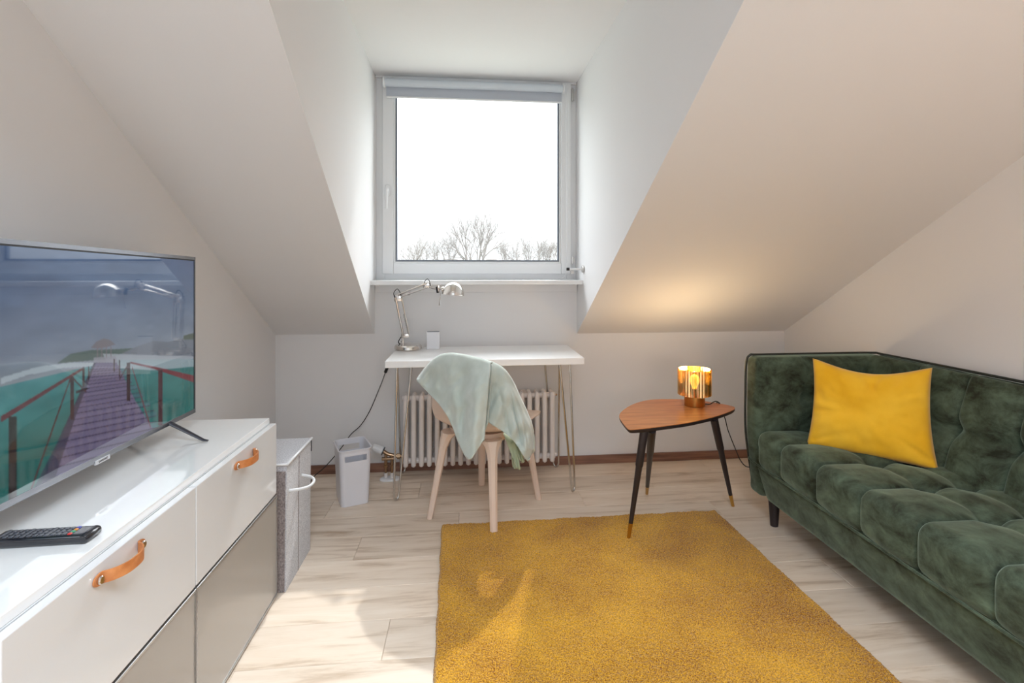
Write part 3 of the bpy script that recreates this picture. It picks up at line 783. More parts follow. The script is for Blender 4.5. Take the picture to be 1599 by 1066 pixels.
# thermostat, valve body, supply pipes, floor rosette
VY = RYF + .05
hd0 = onY(583, 698, VY); hd1 = onY(598, 704, VY)
vb = onY(606, 709, VY); inl = onY(620, 712, VY)
ax_ = (hd1 - hd0).normalized()
MB().lathe(hd0 - ax_ * .004, [(0, 0), (.015, 0), (.019, .004), (.023, .03), (.024, .058), (.02, .062), (0, .062)], 20, ax_).build('thermostat_head', M['whitepl'], rad, True, angle=35)
MB().lathe(hd0 + ax_ * .058, [(0, 0), (.024, 0), (.024, .005), (0, .005)], 20, ax_).build('thermostat_collar', M['black'], rad, True, angle=35)
v = MB(); v.tube([hd0 + ax_ * .06, vb, inl, inl + Vector((.03, 0, 0))], .011, 12); v.tube([inl, inl + Vector((.018, 0, 0))], .017, 6)
xa = onY(602.5, 740, VY).x; xb = onY(612, 740, VY).x
za_ = onY(606, 716, VY).z
v.tube([(xa - .022, VY, za_), (xb + .02, VY, za_)], .010, 12)
for xx in (xa, xb):
    v.tube([(xx, VY, vb.z), (xx, VY, za_ - .05)], .009, 12); v.tube([(xx, VY, za_ - .035), (xx, VY, za_ - .045)], .0125, 6)
    v.tube([(xx, VY, za_ - .05), (xx, VY, za_ - .085)], .0075, 10)
v.build('valve', M['brass_pipe'], rad, True, angle=40)
p = MB()
for xx in (xa, xb): p.tube([(xx, VY, za_ - .08), (xx, VY, .004)], .0105, 12)
p.build('supply_pipes', M['rad'], rad, True, angle=40)
MB().add([(0, 0, 0)], []) 
rs_ = MB(); n_ = 32; cxr = (xa + xb) / 2 + .008; vs = []
for (k, z_) in ((1.0, .0005), (1.0, .006), (.88, .011)):
    for i in range(n_):
        a = 2 * PI * i / n_; ca, sa = math.cos(a), math.sin(a)
        vs.append((cxr + k * (math.copysign(abs(ca) ** .8, ca) * .058), VY - .004 + k * math.copysign(abs(sa) ** .8, sa) * .034, z_))
rs_.add(vs, [tuple(range(n_))[::-1], tuple(range(2 * n_, 3 * n_))] + [(j * n_ + i, j * n_ + (i + 1) % n_, (j + 1) * n_ + (i + 1) % n_, (j + 1) * n_ + i) for j in range(2) for i in range(n_)])
rs_.build('floor_rosette', M['whitepl'], rad, True, angle=40)

# ------------------------------------------------------------------ desk
DKZ = .745
c_fl = onZ(601.4, 563.6, DKZ); c_fr = onZ(913, 559, DKZ); c_br = onZ(881.6, 538.2, DKZ)
dy0 = (c_fl.y + c_fr.y) / 2; dy1 = min(c_br.y, WY - .004); dx0, dx1 = c_fl.x, c_fr.x
dk = empty('desk', ((dx0 + dx1) / 2, (dy0 + dy1) / 2, 0), 'white desk with steel hairpin legs below the window', 'desk')
MB().box((dx0, dy0, DKZ - .034), (dx1, dy1, DKZ), .0015, 1).build('desktop', M['deskw'], dk)
def hairpin(foot, a, b_):
    """bent rod: from plate point a down to the foot and back up to b_"""
    zt_ = DKZ - .036; f = Vector(foot); A = Vector((*a, zt_)); B = Vector((*b_, zt_)); r_ = .0055
    hd = (B - A); hd.z = 0; hd.normalize(); w = .017
    def towards(P_, Q, d): return Q + (P_ - Q).normalized() * d
    L_ = f - hd * w; Rr = f + hd * w
    pts = [A, Vector((L_.x, L_.y, .045)) * .3 + A * .7, Vector((L_.x, L_.y, .045)) * .7 + A * .3, Vector((L_.x, L_.y, .035))]
    for k in range(1, 8):
        a_ = PI * k / 8; pts.append(f - hd * w * math.cos(a_) + Vector((0, 0, .03 * (1 - math.sin(a_)) + r_ + .0005)))
    pts += [Vector((Rr.x, Rr.y, .035)), Vector((Rr.x, Rr.y, .045)) * .7 + B * .3, Vector((Rr.x, Rr.y, .045)) * .3 + B * .7, B]
    m_ = MB().tube(pts, r_, 10)
    cx_, cy_ = (A.x + B.x) / 2, (A.y + B.y) / 2
    m_.box((min(A.x, B.x) - .02, min(A.y, B.y) - .02, zt_), (max(A.x, B.x) + .02, max(A.y, B.y) + .02, zt_ + .0025))
    return m_.build('leg', M['steel'], dk, True, angle=50)
zt_ = DKZ - .036
def und(u, y): return onY(u, 575, y).x
f1 = onZ(619, 782, 0); f2 = onZ(894.9, 768.5, 0)
hairpin(f1, (und(620, f1.y - .03), f1.y - .03), (und(643, f1.y + .05), f1.y + .05))
hairpin(f2, (und(874, f2.y - .03), f2.y - .03), (und(889.5, f2.y + .05), f2.y + .05))
hairpin((-.39, 3.118, 0), (-.415, 3.05), (-.345, 3.13)); hairpin((.524, 3.12, 0), (.45, 3.12), (.535, 3.06))

# items on the desk
bc = onY(637.5, 542, 3.035); bc.z = DKZ
dl = empty('desk_lamp', (bc.x, bc.y, DKZ), 'chrome jointed arm desk lamp standing on the left of the white desk', 'lamp')
LY = bc.y
MB().lathe(bc, [(0, .0005), (.072, .0005), (.078, .007), (.077, .022), (.070, .030), (.02, .033), (0, .033)], 40).build('base', M['chrome'], dl, True, angle=35)
cl01 = lambda x: max(0, min(1, x))
P_ = lambda u, v, dy=0: onY(u, v, LY - .06 * cl01((524 - v) / 63) - (.065 * cl01((u - 625) / 60) if v < 480 else 0) + dy)
j0 = P_(629, 534); j1 = P_(632, 524); el = P_(621, 461); j2 = P_(667, 444); kn = P_(686, 452)
s = MB(); s.tube([(j0.x, j0.y, DKZ + .02), (j0.x, j0.y, j1.z)], .006, 12); s.box(j1 + Vector((-.02, -.008, -.012)), j1 + Vector((.026, .008, .012)), .003)
s.tube([P_(626, 533, 0), P_(631, 533, 0)], .004, 8); s.build('stem', M['chrome'], dl, True, angle=35)
s = MB()
for dy in (-.011, .011):
    s.tube([P_(629.5, 524, dy), P_(617.5, 464, dy)], .006, 8); s.tube([P_(639, 523, dy), P_(627, 464, dy)], .0042, 8)
s.box(P_(617, 468) + Vector((-.004, -.013, -.008)), P_(627, 462) + Vector((.004, .013, .008)), .003)
s.build('lower_arm', M['chrome'], dl, True, angle=35)
s = MB()
pts = [P_(638.5, 524).lerp(P_(630, 490), i / 60) + Vector((math.cos(i * 1.7) * .005, math.sin(i * 1.7) * .005, 0)) for i in range(61)]
s.tube(pts, .0012, 5); s.build('spring', M['steel'], dl, True)
s = MB()
for dy in (-.011, .011):
    s.tube([P_(621, 460, dy), P_(666, 442, dy)], .0045, 8); s.tube([P_(626, 463, dy), P_(667, 449, dy)], .0036, 8)
s.tube([P_(622, 460), P_(640, 458.5)], [.010, .007], 10)
s.box(P_(663, 446) + Vector((-.006, -.013, -.012)), P_(670, 444) + Vector((.006, .013, .014)), .004)
s.build('upper_arm', M['chrome'], dl, True, angle=35)
s = MB(); s.tube([P_(669, 447), P_(676, 450), P_(694, 451)], [.006, .005, .007], 10); s.tube([P_(683.5, 446), P_(684.5, 456)], .007, 10); s.build('head_joint', M['chrome'], dl, True, angle=35)
MB().tube([P_(682.5, 447.5), P_(684, 457)], .0085, 12).build('tension_knob', M['black'], dl, True, angle=35)
hc = P_(707, 460); ax2 = Vector((.10, 0, 1)).normalized()
prof = [(.062, 0)] + [(.062 * math.cos(a), .07 * math.sin(a)) for a in [i * PI / 2 / 14 for i in range(1, 15)]]
profi = [(.059 * math.cos(a), .066 * math.sin(a)) for a in [i * PI / 2 / 14 for i in range(14, 0, -1)]] + [(.059, 0)]
hd_ = MB().lathe(hc, prof[:-1] + [(.0, .07)], 40, ax2); hd_.f = [f for f in hd_.f if len(f) == 4]
hd2 = MB().lathe(hc, profi, 40, ax2); hd2.f = [f for f in hd2.f if len(f) == 4]; hd_.add(hd2.v, hd2.f)
hd3 = MB().lathe(hc, [(.059, 0), (.0635, 0), (.0635, .003), (.062, .004)], 40, ax2); hd3.f = [f for f in hd3.f if len(f) == 4]; hd_.add(hd3.v, hd3.f)
hd_.tube([P_(690, 452), P_(696, 451.5)], .014, 16)
hd_.build('lamp_shade', M['chrome'], dl, True, angle=60)
MB().lathe(hc + ax2 * .02, [(0, -.028), (.02, -.02), (.027, 0), (.02, .02), (.012, .035), (0, .036)], 20, ax2).build('bulb', M['whitepl'], dl, True)
MB().tube([P_(688, 456), P_(686, 475)], .0022, 8).lathe(P_(686, 476), [(0, -.004), (.003, -.003), (.004, 0), (.003, .003), (0, .004)], 10).build('handle_rod', M['chrome'], dl, True)
cw = MB()
cw.tube(smoothpath([P_(616, 464, -.012), P_(615, 457, -.014), P_(620, 451, -.014), P_(624, 455, -.013), P_(626, 461, -.012)], 6), .0022, 6)
cw.tube(smoothpath([P_(662, 444, -.012), P_(664, 438, -.014), P_(668, 435.5, -.014), P_(671, 440, -.013), P_(672, 446, -.010)], 6), .0022, 6)
A_ = (dx0 - .008)
wy = 3.128
cw.tube(smoothpath([P_(627, 525), P_(622, 534, 0), Vector((dx0 + .03, LY + .02, DKZ + .022)), Vector((dx0 + .0, LY + .03, DKZ + .004)), Vector((dx0 - .008, LY + .035, DKZ - .02)), onY(605, 566, 3.1), onY(604, 574, 3.1),
     onY(598, 592, 3.11), onY(590, 612, 3.12), onY(577, 642, wy), onY(563, 664, wy), onY(548, 678, wy), onY(536, 695, wy), onY(520, 715, 3.10), onY(505, 731, 3.05), onY(492, 742, 3.0), onY(487, 748, 2.95), onY(478, 770, 2.75), onZ(470, 775, .004)], 8), .0026, 8)
cw.build('cord', M['black_cord'], dl, True)
sa, sb_ = onY(605.5, 571.5, 3.1), onY(601.5, 582, 3.108)
MB().tube([sa, sa.lerp(sb_, .1), sa.lerp(sb_, .9), sb_], [.005, .0095, .0095, .005], 10).build('cord_switch', M['black'], dl, True, angle=40)
k0 = onY(666.5, 542.5, 3.03); k1 = onY(686.5, 542.5, 3.03); kz = onY(676, 518, 3.03).z
cd = empty('card_stand', ((k0.x + k1.x) / 2, 3.03, DKZ), 'small white card standing upright on the desk right of the chrome lamp', 'card')
MB().box((k0.x, 3.028, DKZ + .001), (k1.x, 3.032, kz), .001, 1).build('card', M['card'], cd)
MB().box((k0.x - .001, 3.022, DKZ + .0005), (k1.x + .001, 3.04, DKZ + .004), .001, 1).build('stand', M['whitepl'], cd)
MB().box((k0.x + .002, 3.027, kz - .0005), (k1.x - .002, 3.033, kz + .003)).build('top_edge', M['gasket'], cd)

# ------------------------------------------------------------------ waste bin
bn_r = math.radians(22); bw, bd_, bh = .160, .205, .288
fl_t = onZ(530, 706.5, bh); ex = Vector((math.cos(bn_r), math.sin(bn_r), 0)); ey = Vector((-math.sin(bn_r), math.cos(bn_r), 0))
bcen = fl_t + ex * bw / 2 + ey * bd_ / 2; bcen.z = 0
wbn = empty('waste_bin', bcen, 'white plastic waste bin with cut-out grips standing left of the desk', 'waste bin')
def rr_outline(w, d, r, n=6):
    out = []
    for (sx, sy, a0) in ((1, 1, 0), (-1, 1, PI / 2), (-1, -1, PI), (1, -1, 3 * PI / 2)):
        for i in range(n + 1):
            a = a0 + PI / 2 * i / n; out.append((sx * (w / 2 - r) + r * math.cos(a), sy * (d / 2 - r) + r * math.sin(a)))
    # densify the straight runs
    res = []
    for i, p in enumerate(out):
        q_ = out[(i + 1) % len(out)]; L_ = math.hypot(q_[0] - p[0], q_[1] - p[1]); k_ = max(1, int(L_ / .008))
        for j in range(k_): res.append((p[0] + (q_[0] - p[0]) * j / k_, p[1] + (q_[1] - p[1]) * j / k_))
    return res
ncut = len(rr_outline(bw, bd_, .024))
def bin_ring(z, inset):
    f_ = .86 + .14 * z / bh; w = bw * f_ - 2 * inset; d = bd_ * f_ - 2 * inset
    base_ = rr_outline(bw, bd_, .024); return [bcen + ex * (x * w / bw) + ey * (y * d / bd_) + Vector((0, 0, z)) for x, y in base_]
zs = [0.001] + [i * .01 for i in range(1, 28)] + [.279, .283, bh]
vo = []; [vo.extend(bin_ring(z, 0 if z < .283 else -.002)) for z in zs]
vi = []; [vi.extend(bin_ring(max(z, .004), .0025)) for z in zs]
n_ = ncut; fs = []; no = len(vo); base_o = rr_outline(bw, bd_, .024)
def in_cut(i, z):
    x, y = base_o[i]
    x2, y2 = base_o[(i + 1) % n_]; x = (x + x2) / 2; y = (y + y2) / 2
    return abs(x) < .055 and abs(y) > bd_ / 2 - .003 and .232 < z < .262
openq = set()
for j in range(len(zs) - 1):
    for i in range(n_):
        if in_cut(i, (zs[j] + zs[j + 1]) / 2): openq.add((j, i)); continue
        a = j * n_ + i; b_ = j * n_ + (i + 1) % n_
        fs.append((a, b_, b_ + n_, a + n_)); fs.append((no + a, no + a + n_, no + b_ + n_, no + b_))
for (j, i) in openq:
    a = j * n_ + i; b_ = j * n_ + (i + 1) % n_
    if (j - 1, i) not in openq: fs.append((a, b_, no + b_, no + a))
    if (j + 1, i) not in openq: fs.append((a + n_, no + a + n_, no + b_ + n_, b_ + n_))
    if (j, (i - 1) % n_) not in openq: fs.append((a, no + a, no + a + n_, a + n_))
    if (j, (i + 1) % n_) not in openq: fs.append((b_, b_ + n_, no + b_ + n_, no + b_))
t0_ = (len(zs) - 1) * n_
for i in range(n_): a = t0_ + i; b_ = t0_ + (i + 1) % n_; fs.append((a, b_, no + b_, no + a))
fs.append(tuple(range(n_))[::-1]); fs.append(tuple(no + i for i in range(n_)))
MB().add(vo + vi, fs).build('body', M['binw'], wbn, True, angle=50)
MB().tube([*bin_ring(bh, -.0025), bin_ring(bh, -.0025)[0]], .0026, 8, caps=False).build('rim', M['binw'], wbn, True)

# ------------------------------------------------------------------ chair
CC = Vector((.086, 2.617, 0)); e2 = Vector((.585, .811, 0)).normalized(); e1 = Vector((e2.y, -e2.x, 0))
def cp(f, s, z): return CC + e2 * f + e1 * s + Vector((0, 0, z))
chr_ = empty('desk_chair', CC, 'pale beige plastic chair with four tapered legs, pulled up to the white desk', 'chair')
prof_ = smoothpath([(.245, .448, 0), (.22, .452, 0), (.15, .447, 0), (.05, .438, 0), (-.05, .434, 0), (-.13, .438, 0), (-.18, .462, 0), (-.21, .53, 0), (-.232, .62, 0), (-.25, .70, 0), (-.262, .775, 0)], 5)
NSG = 22; vs = []; fs = []; m_ = len(prof_)
for i, p in enumerate(prof_):
    q_ = i / (m_ - 1); f_, z_ = p.x, p.y
    back = max(0, min(1, (z_ - .46) / .12)) if f_ < -.1 else 0
    hw_ = .205 + .012 * math.sin(q_ * PI * 1.0) * 0
    if f_ > .16: hw_ = .207 - .03 * ((f_ - .16) / .085) ** 2
    if f_ < -.08: hw_ = .205 - .035 * math.sin(min(1, (-.08 - f_) / .13) * PI) * (1 if z_ < .56 else 0)
    if z_ > .66: hw_ = .205 - .055 * ((z_ - .66) / .115) ** 2
    for k in range(NSG + 1):
        t = -1 + 2 * k / NSG
        lift = (.014 if f_ > .05 else .022) * abs(t) ** 3 * (1 - back)
        fwd = .055 * t * t * back
        if f_ > .15: lift *= 1 - .5 * (f_ - .15) / .095
        zz_ = z_ + lift - (.02 * t * t * max(0, (z_ - .72) / .055) if back else 0)
        vs.append(cp(f_ + fwd, hw_ * t, zz_))
for i in range(m_ - 1):
    for k in range(NSG):
        a = i * (NSG + 1) + k; fs.append((a, a + 1, a + NSG + 2, a + NSG + 1))
sh = MB().add(vs, fs).build('seat_shell', M['chair'], chr_, True)
md = sh.modifiers.new('thick', 'SOLIDIFY'); md.thickness = .012; md.offset = 0
md = sh.modifiers.new('sub', 'SUBSURF'); md.levels = 1; md.render_levels = 1
# apron under the seat
ap_ = MB(); ring_ = []
for zz_, k_ in ((.378, .84), (.398, .98), (.432, 1.04)):
    for i in range(32):
        a = 2 * PI * i / 32; ca, sa = math.cos(a), math.sin(a)
        ring_.append(cp(.17 * k_ * math.copysign(abs(ca) ** .6, ca) + .005, .15 * k_ * math.copysign(abs(sa) ** .6, sa), zz_))
ap_.add(ring_, [tuple(range(32))[::-1], tuple(range(64, 96))] + [(j * 32 + i, j * 32 + (i + 1) % 32, (j + 1) * 32 + (i + 1) % 32, (j + 1) * 32 + i) for j in range(2) for i in range(32)])
ap_.build('seat_frame', M['chair'], chr_, True, angle=50)
feet = [onZ(671, 809, 0), onZ(771, 836, .002), onZ(752, 757, 0), onZ(841, 779, 0)]
tops = [cp(-.155, -.135, .41), cp(-.155, .135, .41), cp(.155, -.135, .41), cp(.155, .135, .41)]
for ft_, tp_ in zip(feet, tops):
    onrug = ft_.x > -.1 and ft_.y < 2.43
    fz = .021 if onrug else .0
    vs = []; seq = [(0, .0165, .014), (.5, .019, .016), (.8, .022, .019), (.92, .032, .026), (1, .05, .038)]
    out = (ft_ - CC); out.z = 0; out.normalize(); sd_ = Vector((out.y, -out.x, 0))
    for (q_, w_, d_) in seq:
        c_ = Vector((ft_.x, ft_.y, fz + .001)).lerp(tp_, q_)
        if q_ >= .92: c_ -= out * (.006 if q_ < 1 else .018)
        for (a_, b_) in ((1, .45), (.45, 1), (-.45, 1), (-1, .45), (-1, -.45), (-.45, -1), (.45, -1), (1, -.45)):
            vs.append(c_ + sd_ * w_ * a_ + out * d_ * b_)
    nl = len(seq)
    MB().add(vs, [tuple(range(8))[::-1], tuple(range(8 * nl - 8, 8 * nl))] + [(j * 8 + i, j * 8 + (i + 1) % 8, (j + 1) * 8 + (i + 1) % 8, (j + 1) * 8 + i) for j in range(nl - 1) for i in range(8)]).build('leg', M['chair'], chr_, True, angle=30)

# ------------------------------------------------------------------ blanket over the chair back
bk = empty('blanket', cp(-.26, 0, .8), 'sage green fleece blanket draped over the back of the beige chair', 'blanket')
def interp(poly_, n):
    pts = smoothpath([Vector((*p, 0)) if len(p) == 2 else Vector(p) for p in poly_], 8)
    L_ = [0]
    for a, b_ in zip(pts, pts[1:]): L_.append(L_[-1] + (b_ - a).length)
    out = []; j = 0
    for i in range(n + 1):
        d = L_[-1] * i / n
        while j < len(L_) - 2 and L_[j + 1] < d: j += 1
        t = (d - L_[j]) / max(1e-9, L_[j + 1] - L_[j]); out.append(pts[j].lerp(pts[j + 1], t))
    return out
def fdepth(u, v, fo):
    return onP(u, v, cp(fo, 0, 0), e2)
def sheet(name, top, bot, f_top, f_bot, amp, nfold, ph, parent, over=True, roll=0, drop=.25, creases=(), N_=44, Mr=40, m='blanket', mid_=.0):
    """top/bot: outline curves seen from the photograph; f_*: distance along the chair's depth axis at each"""
    A = interp(top, N_); B = interp(bot, N_); vs = []; fs = []; rows_ = []
    if over:
        for k in range(8, 0, -1):
            rw = []
            for i in range(N_ + 1):
                q_ = i / N_; f0 = f_top[0] + (f_top[1] - f_top[0]) * q_
                p = fdepth(A[i].x, A[i].y, f0); a = k / 8
                ef = min(1, q_ * 2.2) * min(1, (1 - q_) * 2.2)
                rw.append(p + e2 * (.045 * math.sin(min(a * 1.6, 1) * PI / 2) * (.4 + .6 * ef)) + Vector((0, 0, (-.008 * (a > .2) - drop * max(0, a - .3)) * ef)))
            rows_.append(rw)
    for j in range(Mr + 1):
        r_ = j / Mr; rw = []
        for i in range(N_ + 1):
            q_ = i / N_; u = A[i].x + (B[i].x - A[i].x) * r_; v = A[i].y + (B[i].y - A[i].y) * r_
            f0 = f_top[0] + (f_top[1] - f_top[0]) * q_; f1_ = f_bot[0] + (f_bot[1] - f_bot[0]) * q_
            f0 = f0 + (f1_ - f0) * r_ - mid_ * math.sin(PI * r_) - .02 * (1 - (1 - min(r_ * 6, 1)) ** 2)
            fold = amp * math.sin((q_ * nfold + r_ * .9) * 2 * PI + ph + math.sin(r_ * 4) * .6) * min(1, r_ * 2.2 + .12)
            fold += .010 * noise.noise(Vector((u * .05, v * .04, ph)))+ .009 * noise.noise(Vector(((u + v * .5) * .11, (v - u * .4) * .035, ph + 4))) * min(1, r_ * 3)
            fold -= roll * math.exp(-((q_ - .84) / .11) ** 2) * min(1, r_ * 3) + roll * .4 * math.exp(-((q_ - .45 - .2 * r_) / .09) ** 2) * min(1, r_ * 2)
            for (q0, r0, q1, r1, am_) in creases:
                dq, dr = q1 - q0, r1 - r0; LL = dq * dq + dr * dr; tt = ((q_ - q0) * dq + (r_ - r0) * dr) / LL
                dd = abs((q_ - q0) * dr - (r_ - r0) * dq) / math.sqrt(LL)
                if 0 < tt < 1: fold += am_ * math.exp(-(dd / .045) ** 2) * math.sin(PI * tt)
            rw.append(fdepth(u, v, f0 + fold))
        rows_.append(rw)
    for rw in rows_: vs += rw
    n1 = N_ + 1
    for j in range(len(rows_) - 1):
        for i in range(N_): a = j * n1 + i; fs.append((a, a + 1, a + n1 + 1, a + n1))
    o = MB().add(vs, fs).build(name, M[m], parent, True)
    md = o.modifiers.new('thick', 'SOLIDIFY'); md.thickness = .006; md.offset = 0
    return o
sheet('left_fold', [(651, 592), (665, 573), (683, 556.5), (700, 552), (725, 555), (748, 560), (766, 567)],
      [(651, 593), (668, 612), (690, 636), (706, 664), (716, 690), (727, 712), (735, 717), (745, 702), (756, 686)], (-.285, -.29), (-.29, -.345), .008, 2.4, .4, bk, roll=.045, creases=((.85, .05, .30, .62, .018), (.92, .22, .45, .8, -.016), (.78, .35, .62, .95, .016), (.25, .1, .12, .8, .012)))
sheet('right_fold', [(757, 563), (772, 568), (786, 578), (798, 597), (808, 620), (820, 645), (829, 670), (831.5, 702)],
      [(757, 655), (770, 664), (790, 677), (805, 692), (815, 708), (823, 719), (827, 716)], (-.262, -.10), (-.27, -.16), .010, 3.2, 2.6, bk, roll=.02, N_=44, drop=.36, creases=((.35, .1, .75, .9, .022), (.55, .15, .9, .8, -.016), (.15, .3, .5, 1, .014)))
sheet('crease', [(755, 563), (762, 566), (769, 570)], [(756, 688), (757.5, 672), (762, 660)], (-.262, -.262), (-.285, -.275), .004, 1, 0, bk, over=False, N_=10)
for i, (a, b_, c_) in enumerate((((786, 676), (803, 684), (813, 733)), ((800, 685), (812, 694), (819, 722)), ((796, 682), (806, 690), (807, 732)))):
    sheet('lower_fold', [a, ((a[0] + b_[0]) / 2, (a[1] + b_[1]) / 2), b_], [(c_[0] - 6, c_[1] - 3), (c_[0] - 3, c_[1]), (c_[0], c_[1] - 1)], (-.15 + .012 * i, -.14 + .012 * i), (-.16 + .012 * i, -.15 + .012 * i), .004, 1, i, bk, over=False, N_=8, Mr=16, m='blanket_in')

# ------------------------------------------------------------------ rug
rg_rot = math.radians(1.6); RO = Vector((-.129, 2.434, 0)); RW_, RL_ = 1.335, 1.95
nx_, ny_ = 330, 480; vs = np.zeros(((ny_ + 1) * (nx_ + 1), 3)); rgr = np.random.RandomState(5)
X_, Y_ = np.meshgrid(np.linspace(0, RW_, nx_ + 1), np.linspace(0, -RL_, ny_ + 1))
edge = np.minimum(np.minimum(X_, RW_ - X_), np.minimum(-Y_, RL_ + Y_))
Zr = .004 + .018 * np.clip(edge / .008, 0, 1) ** .5 + rgr.rand(*X_.shape) * .0035 * (edge > .004)
wob = .0025 * np.sin(X_ * 23) + .002 * np.sin(X_ * 57 + 1)
Xr = X_ + (rgr.rand(*X_.shape) - .5) * .003 + .0016 * np.sin(Y_ * 31); Yr = Y_ + (rgr.rand(*X_.shape) - .5) * .003 + wob * (Y_ > -.02)
co = np.stack([Xr * math.cos(rg_rot) - Yr * math.sin(rg_rot), Xr * math.sin(rg_rot) * .3 + Yr * math.cos(rg_rot), Zr], -1)
co[..., 0] = Xr + (-Yr) * math.sin(rg_rot)
co = co.reshape(-1, 3)
i_ = np.arange(ny_)[:, None] * (nx_ + 1) + np.arange(nx_)[None]
fc = np.stack([i_, i_ + nx_ + 1, i_ + nx_ + 2, i_ + 1], -1).reshape(-1, 4)
me = bpy.data.meshes.new('rug'); me.vertices.add(len(co)); me.vertices.foreach_set('co', co.reshape(-1)); nf = len(fc)
me.loops.add(nf * 4); me.loops.foreach_set('vertex_index', fc.reshape(-1)); me.polygons.add(nf)
me.polygons.foreach_set('loop_start', np.arange(nf) * 4); me.polygons.foreach_set('loop_total', np.full(nf, 4)); me.update()
me.materials.append(M['rug'])
rug = bpy.data.objects.new('rug', me); COL.objects.link(rug); rug.location = RO
tag(rug, 'mustard yellow low-pile rug lying on the pale wooden floor', 'rug')

# ------------------------------------------------------------------ side table
TZ_ = .51
outl = [(967, 649.6), (971, 642), (984, 633), (1000, 627), (1015, 624), (1032, 623), (1060, 623), (1090, 624.8), (1120, 629.2), (1140, 633), (1147, 636), (1144, 640), (1120, 648.7), (1095, 655), (1069, 660.2), (1030, 665.5), (1000, 669), (986, 670), (980, 668.5), (972, 659)]
op = [onZ(u, v, TZ_) for u, v in outl]
tcx = sum(p.x for p in op) / len(op); tcy = sum(p.y for p in op) / len(op)
stb = empty('side_table', (tcx, tcy, 0), 'triangular walnut side table with three dark brass-tipped legs, beside the green sofa', 'table')
cl_ = smoothpath(op + op[:3], 5)[5:5 * (len(op) + 1)]
ctr = Vector((tcx, tcy, TZ_)); n_ = len(cl_)
def rngk(z, k): return [Vector((ctr.x + (p.x - ctr.x) * k, ctr.y + (p.y - ctr.y) * k, z)) for p in cl_]
vs = rngk(TZ_, 1) + rngk(TZ_ - .003, 1.002); fs = [tuple(range(n_))] + [(i, (i + 1) % n_, (i + 1) % n_ + n_, i + n_) for i in range(n_)] + [tuple(range(n_, 2 * n_))[::-1]]
MB().add(vs, fs).build('table_top', M['walnut'], stb)
vs = rngk(TZ_ - .003, 1.001) + rngk(TZ_ - .012, .998) + rngk(TZ_ - .019, .975)
MB().add(vs, [tuple(range(n_)), tuple(range(2 * n_, 3 * n_))[::-1]] + [(j * n_ + i, j * n_ + (i + 1) % n_, (j + 1) * n_ + (i + 1) % n_, (j + 1) * n_ + i) for j in range(2) for i in range(n_)]).build('table_edge', M['legblack'], stb, True, angle=40)
for (fu, fv, tu, tv_) in ((981.5, 843, 1006, 672), (1010, 771, 1018, 671), (1144.5, 790, 1115, 654)):
    ft_ = onZ(fu, fv, 0); tp_ = onZ(tu, tv_, TZ_ - .018)
    fz = .02 if (ft_.y < 2.43 and ft_.x < 1.2 and ft_.x > -.1) else 0
    ft_ = Vector((ft_.x, ft_.y, fz + .001)) if not fz else onZ(fu, fv - 3, .021)
    d_ = tp_ - ft_
    lg = MB().tube([ft_ + d_ * .14, ft_ + d_ * .66, ft_ + d_ * .68, tp_], [.0095, .0145, .017, .0185], 18).build('leg', M['legblack'], stb, True, angle=30)
    MB().tube([ft_, ft_ + d_ * .14], [.0078, .0098], 18).build('brass_tip', M['brass'], lg, True, angle=40)

# ------------------------------------------------------------------ table lamp
lc = onZ(1084.5, 632.5, TZ_); lc.z = TZ_
tl = empty('table_lamp', lc, 'small lit lamp with ribbed gold glass shade on the walnut side table', 'lamp')
MB().lathe(lc, [(0, .0005), (.050, .0005), (.051, .003), (.051, .054), (.049, .056), (0, .056)], 48).build('base', M['lampb'], tl, True, angle=35)
n_ = 192; vs = []; fs = []
def rib(k, r, a=.0016, nr=32): return r + a * math.cos(2 * PI * k / n_ * nr)
zz_ = [.054, .058, .184, .186]
for z_ in (.056, .186):
    for k in range(n_): a = 2 * PI * k / n_; r_ = rib(k, .0815); vs.append(lc + Vector((r_ * math.cos(a), r_ * math.sin(a), z_)))
for z_ in (.186, .058):
    for k in range(n_): a = 2 * PI * k / n_; r_ = rib(k, .0775, .0020); vs.append(lc + Vector((r_ * math.cos(a), r_ * math.sin(a), z_)))
for k in range(n_): a = 2 * PI * k / n_; vs.append(lc + Vector((.02 * math.cos(a), .02 * math.sin(a), .058)))
for k in range(n_): a = 2 * PI * k / n_; vs.append(lc + Vector((.02 * math.cos(a), .02 * math.sin(a), .056)))
for j in range(6):
    for k in range(n_):
        a = j * n_ + k; b_ = j * n_ + (k + 1) % n_; c2 = ((j + 1) % 6) * n_
        fs.append((a, b_, c2 + (k + 1) % n_, c2 + k))
MB().add(vs, fs).build('lamp_shade', M['gold_glass'], tl, True, angle=30)
MB().lathe(lc + Vector((0, 0, .0565)), [(0, 0), (.018, 0), (.018, .028), (.014, .03), (0, .03)], 24).build('socket', M['lampb'], tl, True, angle=35)
MB().lathe(lc + Vector((0, 0, .086)), [(0, 0), (.012, .001), (.016, .018), (.024, .034), (.026, .046), (.020, .062), (.008, .07), (0, .071)], 24).build('bulb', M['bulb'], tl, True)
pd = bpy.data.lights.new('bulb_light', 'POINT'); pd.energy = 4.2; pd.color = (1, .74, .42); pd.shadow_soft_size = .03
po = bpy.data.objects.new('bulb_light', pd); COL.objects.link(po); po.parent = tl; po.location = (0, 0, .172)
